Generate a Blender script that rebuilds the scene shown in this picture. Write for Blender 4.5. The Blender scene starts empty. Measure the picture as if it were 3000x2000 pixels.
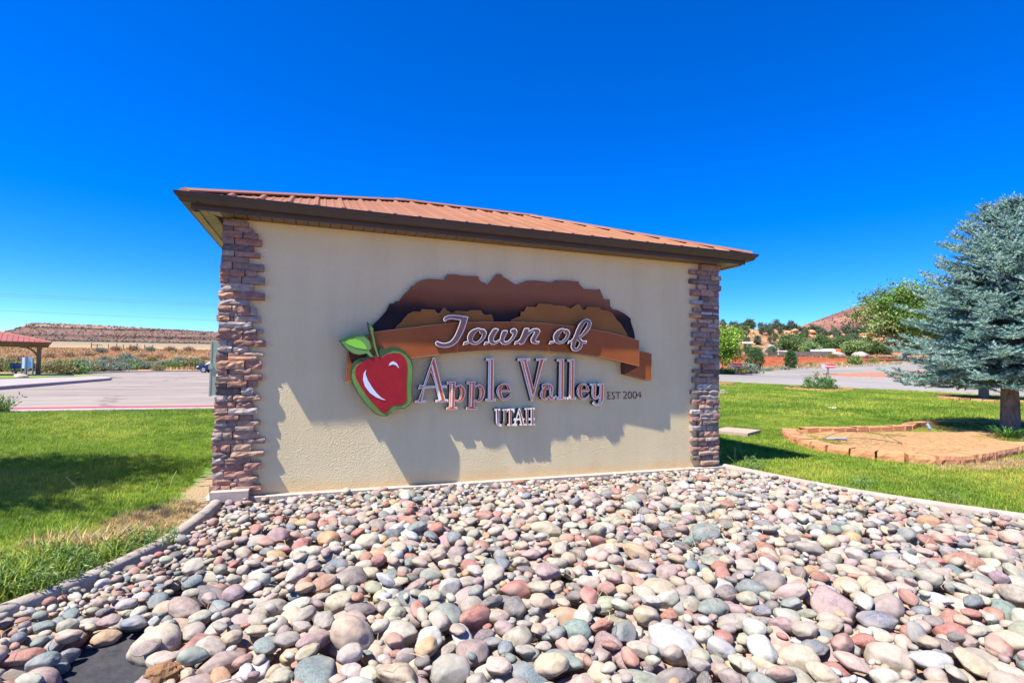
import bpy, bmesh, math, random
import numpy as np
from mathutils import Vector, Matrix, noise
from mathutils.geometry import tessellate_polygon

random.seed(7); rng = np.random.default_rng(7)
S = bpy.context.scene
COL = S.collection

# ------------------------------------------------------------------ camera, sky, sun, exposure
YAW, PITCH, ROLL = math.radians(-20.107), math.radians(2.4126), math.radians(0.909)
CAM = Vector((0.8169, -5.1856, 1.1998))
_f = Vector((-math.sin(YAW)*math.cos(PITCH), math.cos(YAW)*math.cos(PITCH), math.sin(PITCH)))
_r = Vector((math.cos(YAW), math.sin(YAW), 0)); _u = _r.cross(_f)
_r2 = _r*math.cos(ROLL) + _u*math.sin(ROLL); _u2 = -_r*math.sin(ROLL) + _u*math.cos(ROLL)
cam = bpy.data.cameras.new('camera'); cam.lens = 18.568; cam.sensor_width = 36; cam.clip_start = .05; cam.clip_end = 8000
camo = bpy.data.objects.new('camera', cam); COL.objects.link(camo); S.camera = camo
camo.matrix_world = Matrix(((_r2.x,_u2.x,-_f.x,CAM.x),(_r2.y,_u2.y,-_f.y,CAM.y),(_r2.z,_u2.z,-_f.z,CAM.z),(0,0,0,1)))

SUN = Vector((0.4889, 0.1429, -0.8606)).normalized()
wd = bpy.data.worlds.new('World'); S.world = wd; wd.use_nodes = True
wn = wd.node_tree; wn.nodes.clear()
sky = wn.nodes.new('ShaderNodeTexSky'); sky.sky_type = 'NISHITA'; sky.sun_disc = False
sky.sun_elevation = math.asin(-SUN.z); sky.sun_rotation = math.radians(253.7)
sky.altitude = 3800; sky.air_density = 1.0; sky.dust_density = .1; sky.ozone_density = 10.0
hsv = wn.nodes.new('ShaderNodeHueSaturation'); hsv.inputs['Saturation'].default_value = 1.24; hsv.inputs['Hue'].default_value = .513
bg = wn.nodes.new('ShaderNodeBackground'); bg.inputs['Strength'].default_value = .146
wo = wn.nodes.new('ShaderNodeOutputWorld')
wn.links.new(sky.outputs[0], hsv.inputs['Color']); wn.links.new(hsv.outputs[0], bg.inputs['Color']); wn.links.new(bg.outputs[0], wo.inputs[0])
sun = bpy.data.lights.new('sun', 'SUN'); sun.energy = 4.8; sun.angle = math.radians(.53); sun.color = (1, .945, .855)
suno = bpy.data.objects.new('sun', sun); COL.objects.link(suno); suno.rotation_euler = SUN.to_track_quat('-Z', 'Y').to_euler(); suno.location = (-6, -4, 12)
S.view_settings.view_transform = 'Standard'; S.view_settings.look = 'None'; S.view_settings.exposure = 1.12; S.view_settings.gamma = 1
S.view_settings.use_curve_mapping = False

# ------------------------------------------------------------------ helpers
def lin(r, g, b):
    f = lambda c: (c/255/12.92) if c <= 10 else ((c/255+.055)/1.055)**2.4
    return (f(r), f(g), f(b), 1)

def mesh(name, V, F, smooth=False):
    me = bpy.data.meshes.new(name)
    me.from_pydata(V.tolist() if hasattr(V, 'tolist') else V, [], F.tolist() if hasattr(F, 'tolist') else F)
    if smooth: me.polygons.foreach_set('use_smooth', [True]*len(me.polygons))
    me.update()
    return me

def setcol(me, C):
    a = me.attributes.new('col', 'FLOAT_COLOR', 'POINT')
    C = np.asarray(C, dtype=np.float32)
    if C.shape[1] == 3: C = np.hstack([C, np.ones((len(C), 1), np.float32)])
    a.data.foreach_set('color', C.ravel())

def obj(name, me, mat=None, parent=None, loc=None, **props):
    o = bpy.data.objects.new(name, me); COL.objects.link(o)
    if mat is not None and me is not None and not me.materials: me.materials.append(mat)
    if loc is not None: o.location = loc
    if parent is not None: o.parent = parent
    for k, v in props.items(): o[k] = v
    return o

def thing(name, label, category, loc=(0, 0, 0), rz=0, group=None):
    o = bpy.data.objects.new(name, None); COL.objects.link(o); o.location = loc; o.rotation_euler = (0, 0, rz)
    o.empty_display_size = .1
    o['label'] = label; o['category'] = category
    if group: o['group'] = group
    return o

def tag(o, label, category, group=None):
    o['label'] = label; o['category'] = category
    if group: o['group'] = group
    return o

def copy_tree(o, parent=None):
    c = o.copy(); COL.objects.link(c)
    if parent is not None: c.parent = parent
    for ch in o.children: copy_tree(ch, c)
    return c

class MB:
    """collects shapes into one mesh"""
    def __init__(s): s.V = []; s.F = []
    def add(s, V, F):
        n = len(s.V); s.V += [tuple(v) for v in V]; s.F += [tuple(i+n for i in f) for f in F]; return s
    def box(s, a, b):
        (x0, y0, z0), (x1, y1, z1) = a, b
        return s.add([(x0,y0,z0),(x1,y0,z0),(x1,y1,z0),(x0,y1,z0),(x0,y0,z1),(x1,y0,z1),(x1,y1,z1),(x0,y1,z1)],
                     [(0,3,2,1),(4,5,6,7),(0,1,5,4),(1,2,6,5),(2,3,7,6),(3,0,4,7)])
    def tube(s, pts, rad, n=8, cap=True):
        pts = [Vector(p) for p in pts]
        if not hasattr(rad, '__len__'): rad = [rad]*len(pts)
        base = len(s.V); up = Vector((0, 0, 1)); pa = None
        for i, p in enumerate(pts):
            d = (pts[min(i+1, len(pts)-1)]-pts[max(i-1, 0)])
            d = d.normalized() if d.length > 1e-9 else Vector((0, 0, 1))
            if pa is None: a = d.orthogonal().normalized()
            else:
                a = pa - d*pa.dot(d); a = a.normalized() if a.length > 1e-6 else d.orthogonal().normalized()
            pa = a; b = d.cross(a)
            for k in range(n):
                t = 2*math.pi*k/n; s.V.append(tuple(p+(a*math.cos(t)+b*math.sin(t))*rad[i]))
        for i in range(len(pts)-1):
            for k in range(n):
                q = base+i*n; s.F.append((q+k, q+(k+1)%n, q+n+(k+1)%n, q+n+k))
        if cap:
            s.F.append(tuple(base+k for k in range(n))[::-1]); s.F.append(tuple(base+(len(pts)-1)*n+k for k in range(n)))
        return s
    def prism(s, poly, y0, y1):     # polygon in (x,z), front at y0 (towards -y), back at y1
        return s.add(*extrude([poly], y0, y1))
    def build(s, name, mat=None, parent=None, smooth=False, loc=None, **props):
        return obj(name, mesh(name, s.V, s.F, smooth), mat, parent, loc, **props)

def area(l): return sum(a[0]*b[1]-b[0]*a[1] for a, b in zip(l, l[1:]+l[:1]))/2
def extrude(loops, y0, y1):
    loops = [list(l) if (area(l) > 0) == (i == 0) else list(l)[::-1] for i, l in enumerate(loops)]
    tris = tessellate_polygon([[Vector((x, z, 0)) for x, z in l] for l in loops])
    flat = [p for l in loops for p in l]; n = len(flat)
    V = [(x, y0, z) for x, z in flat]+[(x, y1, z) for x, z in flat]; F = []
    for a, b, c in tris:
        A, B, Cc = flat[a], flat[b], flat[c]
        if (B[0]-A[0])*(Cc[1]-A[1])-(B[1]-A[1])*(Cc[0]-A[0]) < 0: b, c = c, b
        F.append((a, b, c)); F.append((a+n, c+n, b+n))
    o = 0
    for l in loops:
        m = len(l)
        for i in range(m):
            j = (i+1) % m; F.append((o+j, o+i, o+i+n, o+j+n))
        o += m
    return V, F
def inset(loop, d, hole=False):
    l = list(loop)
    if area(l) < 0: l = l[::-1]
    if hole: d = -d
    out = []
    for i in range(len(l)):
        p0, p, p1 = Vector(l[i-1]), Vector(l[i]), Vector(l[(i+1) % len(l)])
        e0, e1 = (p-p0).normalized(), (p1-p).normalized()
        n0, n1 = Vector((-e0.y, e0.x)), Vector((-e1.y, e1.x))
        m = n0+n1
        m = n0 if m.length < 1e-4 else m.normalized()
        k = d/max(.45, m.dot(n0)); q = p+m*k
        out.append((q.x, q.y))
    return out

# ---- materials
MATS = {}
def nd(t, typ, **inp):
    n = t.nodes.new('ShaderNode'+typ)
    for k, v in inp.items():
        if k in n.inputs: n.inputs[k].default_value = v
        else: setattr(n, k, v)
    return n
def new_mat(name):
    m = bpy.data.materials.new(name); m.use_nodes = True; t = m.node_tree
    return m, t, t.nodes['Principled BSDF']
def ramp(t, src, stops, interp='LINEAR'):
    r = t.nodes.new('ShaderNodeValToRGB'); r.color_ramp.interpolation = interp
    e = r.color_ramp.elements
    while len(e) < len(stops): e.new(.5)
    for el, (p, c) in zip(e, stops): el.position = p; el.color = c if len(c) == 4 else (*c, 1)
    t.links.new(src, r.inputs[0]); return r
def M(name, c1, c2=None, scale=8., rough=.75, spec=.3, metal=0., bump=0., bscale=60., detail=5., coord='Object', bdist=.01, stretch=None):
    if name in MATS: return MATS[name]
    m, t, b = new_mat(name); L = t.links.new
    b.inputs['Roughness'].default_value = rough; b.inputs['Specular IOR Level'].default_value = spec; b.inputs['Metallic'].default_value = metal
    tc = t.nodes.new('ShaderNodeTexCoord'); src = tc.outputs[coord]
    if stretch:
        mp = t.nodes.new('ShaderNodeMapping'); mp.inputs['Scale'].default_value = stretch; L(src, mp.inputs[0]); src = mp.outputs[0]
    if c2 is not None:
        n = nd(t, 'TexNoise', Scale=scale, Detail=detail, Roughness=.6); L(src, n.inputs['Vector'])
        r = ramp(t, n.outputs['Fac'], [(.32, c1), (.68, c2)]); L(r.outputs[0], b.inputs['Base Color'])
    else: b.inputs['Base Color'].default_value = c1
    if bump:
        n2 = nd(t, 'TexNoise', Scale=bscale, Detail=4.); L(src, n2.inputs['Vector'])
        bp = nd(t, 'Bump', Strength=bump, Distance=bdist); L(n2.outputs['Fac'], bp.inputs['Height']); L(bp.outputs[0], b.inputs['Normal'])
    MATS[name] = m; return m
def attr_mat(name, rough=.7, spec=.3, source='attr', nscale=30., namp=.35, bump=.3, bscale=70., bdist=.004, trans=0., dust=0.):
    """colour from the mesh attribute 'col' (or the object's own colour), broken up by noise"""
    m, t, b = new_mat(name); L = t.links.new
    b.inputs['Roughness'].default_value = rough; b.inputs['Specular IOR Level'].default_value = spec
    if source == 'attr':
        a = t.nodes.new('ShaderNodeAttribute'); a.attribute_name = 'col'; c = a.outputs['Color']
        g = t.nodes.new('ShaderNodeNewGeometry'); vec = g.outputs['Position']
    else:
        a = t.nodes.new('ShaderNodeObjectInfo'); c = a.outputs['Color']
        g = t.nodes.new('ShaderNodeNewGeometry'); vec = g.outputs['Position']
    if namp:
        n = nd(t, 'TexNoise', Scale=nscale, Detail=6., Roughness=.65); L(vec, n.inputs['Vector'])
        mr = nd(t, 'MapRange'); L(n.outputs['Fac'], mr.inputs[0])
        mr.inputs[1].default_value = .3; mr.inputs[2].default_value = .7; mr.inputs[3].default_value = 1-namp; mr.inputs[4].default_value = 1+namp
        mx = t.nodes.new('ShaderNodeVectorMath'); mx.operation = 'SCALE'; L(c, mx.inputs[0]); L(mr.outputs[0], mx.inputs['Scale']); c = mx.outputs[0]
        if dust:
            n5 = nd(t, 'TexNoise', Scale=nscale*4.5, Detail=3.); L(vec, n5.inputs['Vector'])
            m5 = nd(t, 'MapRange'); L(n5.outputs['Fac'], m5.inputs[0]); m5.inputs[1].default_value = .48; m5.inputs[2].default_value = .72; m5.inputs[3].default_value = 0; m5.inputs[4].default_value = dust
            n6 = nd(t, 'TexNoise', Scale=nscale*.22, Detail=4.); L(vec, n6.inputs['Vector'])
            m6 = nd(t, 'MapRange'); L(n6.outputs['Fac'], m6.inputs[0]); m6.inputs[1].default_value = .42; m6.inputs[2].default_value = .66; m6.inputs[3].default_value = 0; m6.inputs[4].default_value = dust
            mxx = t.nodes.new('ShaderNodeMath'); mxx.operation = 'MAXIMUM'; L(m5.outputs[0], mxx.inputs[0]); L(m6.outputs[0], mxx.inputs[1])
            dm = nd(t, 'MixRGB'); L(mxx.outputs[0], dm.inputs[0]); L(c, dm.inputs[1]); dm.inputs[2].default_value = lin(170,158,144); c = dm.outputs[0]
    L(c, b.inputs['Base Color'])
    if bump:
        n2 = nd(t, 'TexNoise', Scale=bscale, Detail=5.); L(vec, n2.inputs['Vector'])
        bp = nd(t, 'Bump', Strength=bump, Distance=bdist); L(n2.outputs['Fac'], bp.inputs['Height']); L(bp.outputs[0], b.inputs['Normal'])
    if trans:
        tr = t.nodes.new('ShaderNodeBsdfTranslucent'); L(c, tr.inputs[0])
        ms = t.nodes.new('ShaderNodeMixShader'); ms.inputs[0].default_value = trans
        out = [n for n in t.nodes if n.type == 'OUTPUT_MATERIAL'][0]
        L(b.outputs[0], ms.inputs[1]); L(tr.outputs[0], ms.inputs[2]); L(ms.outputs[0], out.inputs[0])
    MATS[name] = m; return m

# ---- terrain height (metres), one gentle site plan: u runs away from the photographer, v to the right
FX, FY = .3438, .9391
def interp(x, pts):
    if x <= pts[0][0]: return pts[0][1]
    for (a, b), (c, d) in zip(pts, pts[1:]):
        if x <= c: return b+(d-b)*(x-a)/(c-a)
    return pts[-1][1]
def ss(a, b, x):
    t = min(1, max(0, (x-a)/(b-a))); return t*t*(3-2*t)
LP = [(0,-.1),(12,-.13),(35,-.4),(68,-.4),(75,-.15),(100,1.0),(108,1.3),(114,2.75),(120,3.0),(300,8),(900,27),(5000,60)]
RP = [(10,0),(60,.75),(68,1.0),(82,2.9),(88,3.1),(130,4.2),(5000,60)]
def uv(x, y): return (x-CAM.x)*FX+(y-CAM.y)*FY, (x-CAM.x)*FY-(y-CAM.y)*FX
def xy(u, v): return CAM.x+u*FX+v*FY, CAM.y+u*FY-v*FX
def hgt(x, y):
    u, v = uv(x, y); a = v/max(u, 1); w = 1-ss(-.45, .25, a)
    zr = interp(u, RP)+min(1.3, .063*max(0, v-25))*(1-ss(62, 84, u))
    return w*interp(u, LP)+(1-w)*zr

def drape(name, poly, mat, off=.0, step=2., zf=hgt, **props):
    """a polygon in plan laid on the ground as a sheet"""
    bm = bmesh.new(); f = bm.faces.new([bm.verts.new((x, y, 0)) for x, y in poly])
    if f.normal.z < 0 or area(list(poly)) < 0: bmesh.ops.reverse_faces(bm, faces=[f])
    xs = [p[0] for p in poly]; ys = [p[1] for p in poly]
    for ax, lo, hi in ((0, min(xs), max(xs)), (1, min(ys), max(ys))):
        k = math.floor(lo/step)+1
        while k*step < hi:
            co = [0, 0, 0]; no = [0, 0, 0]; co[ax] = k*step; no[ax] = 1
            bmesh.ops.bisect_plane(bm, geom=bm.verts[:]+bm.edges[:]+bm.faces[:], plane_co=co, plane_no=no); k += 1
    for v in bm.verts: v.co.z = zf(v.co.x, v.co.y)+off
    bmesh.ops.triangulate(bm, faces=bm.faces[:])
    me = bpy.data.meshes.new(name); bm.to_mesh(me); bm.free()
    return obj(name, me, mat, None, None, **props)

def resample(pts, step):
    out = [Vector((*pts[0], 0))]; 
    P = [Vector((*p, 0)) for p in pts]; acc = 0
    for a, b in zip(P, P[1:]):
        L = (b-a).length; t = step-acc
        while t <= L:
            out.append(a+(b-a)*(t/L)); t += step
        acc = (acc+L) % step
    return out
def smooth_line(pts, n=2):
    for _ in range(n):
        q = [pts[0]]
        for a, b in zip(pts, pts[1:]):
            q += [(a[0]*.75+b[0]*.25, a[1]*.75+b[1]*.25), (a[0]*.25+b[0]*.75, a[1]*.25+b[1]*.75)]
        pts = q+[pts[-1]]
    return pts
def kerb_strip(mb, line, prof, zf=lambda x, y: 0):
    """sweep a profile [(offset to the right of travel, z)] along a plan line"""
    n = len(prof); base = len(mb.V)
    for i, p in enumerate(line):
        a = Vector(line[max(i-1, 0)][:2]); b = Vector(line[min(i+1, len(line)-1)][:2]); d = (b-a).normalized(); rt = Vector((d.y, -d.x))
        for o, z in prof:
            x, y = p[0]+rt.x*o, p[1]+rt.y*o; mb.V.append((x, y, z+zf(p[0], p[1])))
    for i in range(len(line)-1):
        for k in range(n-1):
            q = base+i*n+k; mb.F.append((q, q+1, q+n+1, q+n))
    mb.F.append(tuple(base+k for k in range(n))); mb.F.append(tuple(base+(len(line)-1)*n+k for k in range(n))[::-1])

# ---- foliage
def tri_leaves(P, size, aspect=.5, up=.3, flat=0.):
    """P (n,3): one leaf (two triangles, a kite) at each point, random orientation; returns V,F"""
    n = len(P); s = size*(.7+.6*rng.random((n, 1)))
    d = rng.normal(size=(n, 3)); d[:, 2] += up; d /= np.linalg.norm(d, axis=1, keepdims=True)
    e = rng.normal(size=(n, 3)); e[:, 2] *= (1-flat); e -= d*(e*d).sum(1, keepdims=True); e /= np.linalg.norm(e, axis=1, keepdims=True)
    nrm = np.cross(d, e)
    a = P; b = P+d*s*.5+e*s*aspect*.5+nrm*s*.08; c = P+d*s; f = P+d*s*.5-e*s*aspect*.5+nrm*s*.08
    V = np.stack([a, b, c, f], 1).reshape(-1, 3)
    i = np.arange(n)[:, None]*4
    F = np.concatenate([i+np.array([[0, 1, 2]]), i+np.array([[0, 2, 3]])], 1).reshape(-1, 3)
    return V, F
def leaf_cols(n, pal, k=4, jit=.12):
    pal = np.array([p[:3] for p in pal]); c = pal[rng.integers(len(pal), size=n)]*(1+jit*rng.normal(size=(n, 1)))
    return np.repeat(np.clip(c, .003, .9), k, 0)
def cluster_points(centers, per, rad):
    n = len(centers); r = np.asarray(rad).reshape(-1, 1) if hasattr(rad, '__len__') else np.full((n, 1), rad)
    P = np.repeat(centers, per, 0)+rng.normal(size=(n*per, 3))*np.repeat(r, per, 0)*np.array([1, 1, .75])
    return P
def ball_points(n, rx, ry, rz, c=(0, 0, 0), shell=.55):
    d = rng.normal(size=(n, 3)); d /= np.linalg.norm(d, axis=1, keepdims=True)
    r = shell+(1-shell)*rng.random((n, 1))
    return d*r*np.array([rx, ry, rz])+np.array(c)

# ------------------------------------------------------------------ measured outlines of the sign (metres on the wall)
SHAPES={'mountain':[(1.2891,1.5404),(1.355,1.6099),(1.4157,1.6887),(1.4455,1.7578),(1.4829,1.7598),(1.4968,1.7812),(1.5344,1.7862),(1.5455,1.8076),(1.5794,1.8541),(1.6253,1.9015),(1.651,1.939),(1.6863,1.9533),(1.6976,1.978),(1.7657,2.0098),(1.8197,2.0238),(1.9112,2.023),(1.9727,2.0242),(2.0025,2.0796),(2.0897,2.0879),(2.1466,2.0797),(2.3257,2.0845),(2.3341,2.0526),(2.3593,2.0262),(2.3853,2.0248),(2.4118,2.0078),(2.4379,2.0108),(2.4764,2.0626),(2.5217,2.1215),(2.5782,2.1257),(2.5853,2.102),(2.6769,2.0574),(2.6653,2.0616),(2.7401,2.0201),(2.856,2.0764),(2.9488,2.0852),(3.1467,2.079),(3.19,2.1035),(3.2956,2.1093),(3.4658,2.1105),(3.4843,2.0775),(3.5302,2.0332),(3.6959,2.0322),(3.7283,2.0458),(3.7473,2.0123),(3.7807,1.9439),(3.8091,1.929),(3.8467,1.9394),(3.861,1.9278),(3.8663,1.8574),(3.8998,1.8258),(3.9618,1.8206),(4.039,1.7909),(4.1315,1.7363),(4.1367,1.6902),(4.1766,1.5907),(4.1918,1.5196),(4.1773,1.4812),(3.7569,1.518),(3.1277,1.5766),(2.6246,1.5808),(2.1448,1.5529),(1.6587,1.4927),(1.303,1.4395)],
'butte_l':[(1.5011,1.532),(1.5348,1.5655),(1.5547,1.581),(1.5798,1.6202),(1.6195,1.6662),(1.6688,1.6893),(1.7367,1.6908),(1.748,1.717),(1.8258,1.7167),(1.88,1.7177),(1.8865,1.7),(1.9141,1.6833),(1.9351,1.6993),(1.9557,1.7366),(1.9831,1.741),(1.9927,1.7233),(2.0458,1.6914),(2.0949,1.7181),(2.2205,1.7182),(2.2329,1.7311),(2.3478,1.735),(2.3743,1.6991),(2.4003,1.6922),(2.4619,1.7001),(2.4858,1.6419),(2.4867,1.5952),(2.0733,1.5603),(1.5021,1.4912)],
'butte_r':[(2.6718,1.6533),(2.7571,1.6879),(2.7776,1.6927),(2.781,1.7392),(2.8181,1.7487),(2.8463,1.8045),(2.8714,1.798),(2.9554,1.8024),(2.9802,1.839),(3.1341,1.8394),(3.1429,1.828),(3.2911,1.8295),(3.3533,1.8031),(3.4283,1.8528),(3.4642,1.8572),(3.5054,1.7987),(3.5325,1.8001),(3.5593,1.8339),(3.7152,1.8379),(3.7293,1.8099),(3.8179,1.8062),(3.8746,1.7759),(3.9415,1.6962),(3.9797,1.673),(4.0184,1.6164),(4.0718,1.5451),(4.0577,1.5014),(3.7366,1.5485),(2.6729,1.5882)],
'ribbon':[(1.2346,1.4544),(1.2988,1.4758),(1.4356,1.5),(1.5849,1.5217),(1.8231,1.5606),(2.09,1.5949),(2.3743,1.6153),(2.666,1.6294),(3.008,1.6296),(3.3451,1.6107),(3.5709,1.59),(3.7987,1.5611),(3.9978,1.5265),(4.1859,1.4829),(4.1857,1.1926),(3.9566,1.2385),(3.7334,1.2832),(3.5326,1.3051),(3.3486,1.3231),(2.9659,1.3379),(2.5971,1.3379),(2.3441,1.3251),(2.0996,1.3009),(1.9432,1.2825),(1.65,1.2356),(1.2886,1.1576)],
'tail_r':[(4.0211,1.102),(4.3739,1.0311),(4.3722,1.335),(4.3345,1.3493),(4.2754,1.3606),(4.1971,1.3696),(4.0189,1.3918)],
'fold_r':[(4.0176,1.2336),(4.2034,1.1925),(4.0186,1.1021)],
'tail_l':[(1.0717,1.2881),(1.0583,1.0046),(1.3682,1.0679),(1.362,1.307)],
'fold_l':[(1.0744,1.2881),(1.2546,1.3044),(1.2569,1.2191),(1.109,1.1804)],
'apple':[(1.094,1.1031),(1.1012,1.1507),(1.1257,1.1988),(1.1652,1.2264),(1.2286,1.2396),(1.2456,1.258),(1.2982,1.2621),(1.3393,1.269),(1.35,1.3117),(1.3672,1.3365),(1.3915,1.3158),(1.4507,1.3417),(1.5112,1.3402),(1.579,1.3049),(1.6293,1.2566),(1.6583,1.2014),(1.6657,1.1519),(1.6624,1.0282),(1.6552,.9417),(1.6639,.8369),(1.6463,.8002),(1.5982,.764),(1.5073,.7622),(1.4604,.7174),(1.4312,.6937),(1.3718,.6979),(1.324,.7228),(1.2521,.7928),(1.1801,.8889),(1.1258,.9843),(1.0983,1.0496)],
'apple_green':[(1.1077,1.0615),(1.1135,1.1211),(1.1494,1.1693),(1.2007,1.194),(1.2523,1.225),(1.3696,1.2423),(1.4106,1.2705),(1.4758,1.3025),(1.5365,1.2978),(1.5921,1.2682),(1.6365,1.2134),(1.6595,1.1518),(1.6581,1.0281),(1.6509,.9417),(1.6583,.8401),(1.6419,.8045),(1.595,.7695),(1.5072,.7677),(1.4573,.7223),(1.428,.701),(1.3746,.7038),(1.3268,.7287),(1.2561,.7957),(1.184,.8919),(1.1315,.9843)],
'apple_red':[(1.1353,1.0975),(1.1443,1.1453),(1.1723,1.1756),(1.2236,1.2094),(1.2754,1.2344),(1.3282,1.2415),(1.3814,1.2456),(1.4166,1.2706),(1.4763,1.2841),(1.5369,1.2793),(1.5804,1.2494),(1.603,1.2005),(1.6084,1.1512),(1.6047,1.0033),(1.6069,.9111),(1.6132,.8497),(1.5969,.8191),(1.5549,.7951),(1.4884,.7959),(1.4532,.766),(1.4245,.7241),(1.4067,.7214),(1.3645,.7492),(1.31,.8101),(1.2378,.8946),(1.1773,.9903),(1.1441,1.0499)],
'shine_a':[(1.2345,1.1254),(1.2299,1.0804),(1.2517,1.0265),(1.2883,.9665),(1.3308,.9122),(1.3793,.8636),(1.4184,.844),(1.3916,.8466),(1.3319,.87),(1.2722,.9124),(1.227,.9724),(1.2091,1.0323),(1.2123,1.0862)],
'shine_b':[(1.4373,1.1612),(1.4485,1.1919),(1.4782,1.2058),(1.5089,1.1867),(1.5246,1.1624),(1.5331,1.138),(1.5033,1.1682),(1.4729,1.177)],
'stem':[(1.2345,1.5657),(1.2919,1.5043),(1.2928,1.4679),(1.3197,1.3413),(1.3518,1.2419),(1.3311,1.2446),(1.2968,1.3165),(1.2704,1.4247),(1.2381,1.5386)],
'stem_green':[(1.2498,1.539),(1.286,1.5041),(1.2882,1.4647),(1.315,1.3412),(1.347,1.2449),(1.3328,1.2458),(1.3037,1.3227),(1.2791,1.4311)],
'leaf':[(.9907,1.389),(1.0511,1.4177),(1.1075,1.4422),(1.1649,1.4502),(1.2116,1.4379),(1.2475,1.4059),(1.272,1.3643),(1.2803,1.3161),(1.2736,1.3039),(1.2503,1.3003),(1.2987,1.2409),(1.2666,1.2373),(1.2336,1.2698),(1.1701,1.2564),(1.1123,1.2672),(1.0599,1.3048),(1.0131,1.357)],
'leaf_mid':[(1.0098,1.3736),(1.0636,1.3763),(1.1369,1.4204),(1.2061,1.4275),(1.2527,1.3879),(1.2743,1.322),(1.2502,1.3033),(1.294,1.2439),(1.2677,1.2409),(1.2334,1.2758),(1.17,1.2606),(1.1151,1.2714),(1.0626,1.309)],
'leaf_bright':[(1.041,1.3727),(1.0744,1.3975),(1.1258,1.4033),(1.1781,1.3887),(1.2198,1.3508),(1.2384,1.3091),(1.1917,1.3139),(1.1337,1.3245),(1.0701,1.3497)]}
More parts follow.
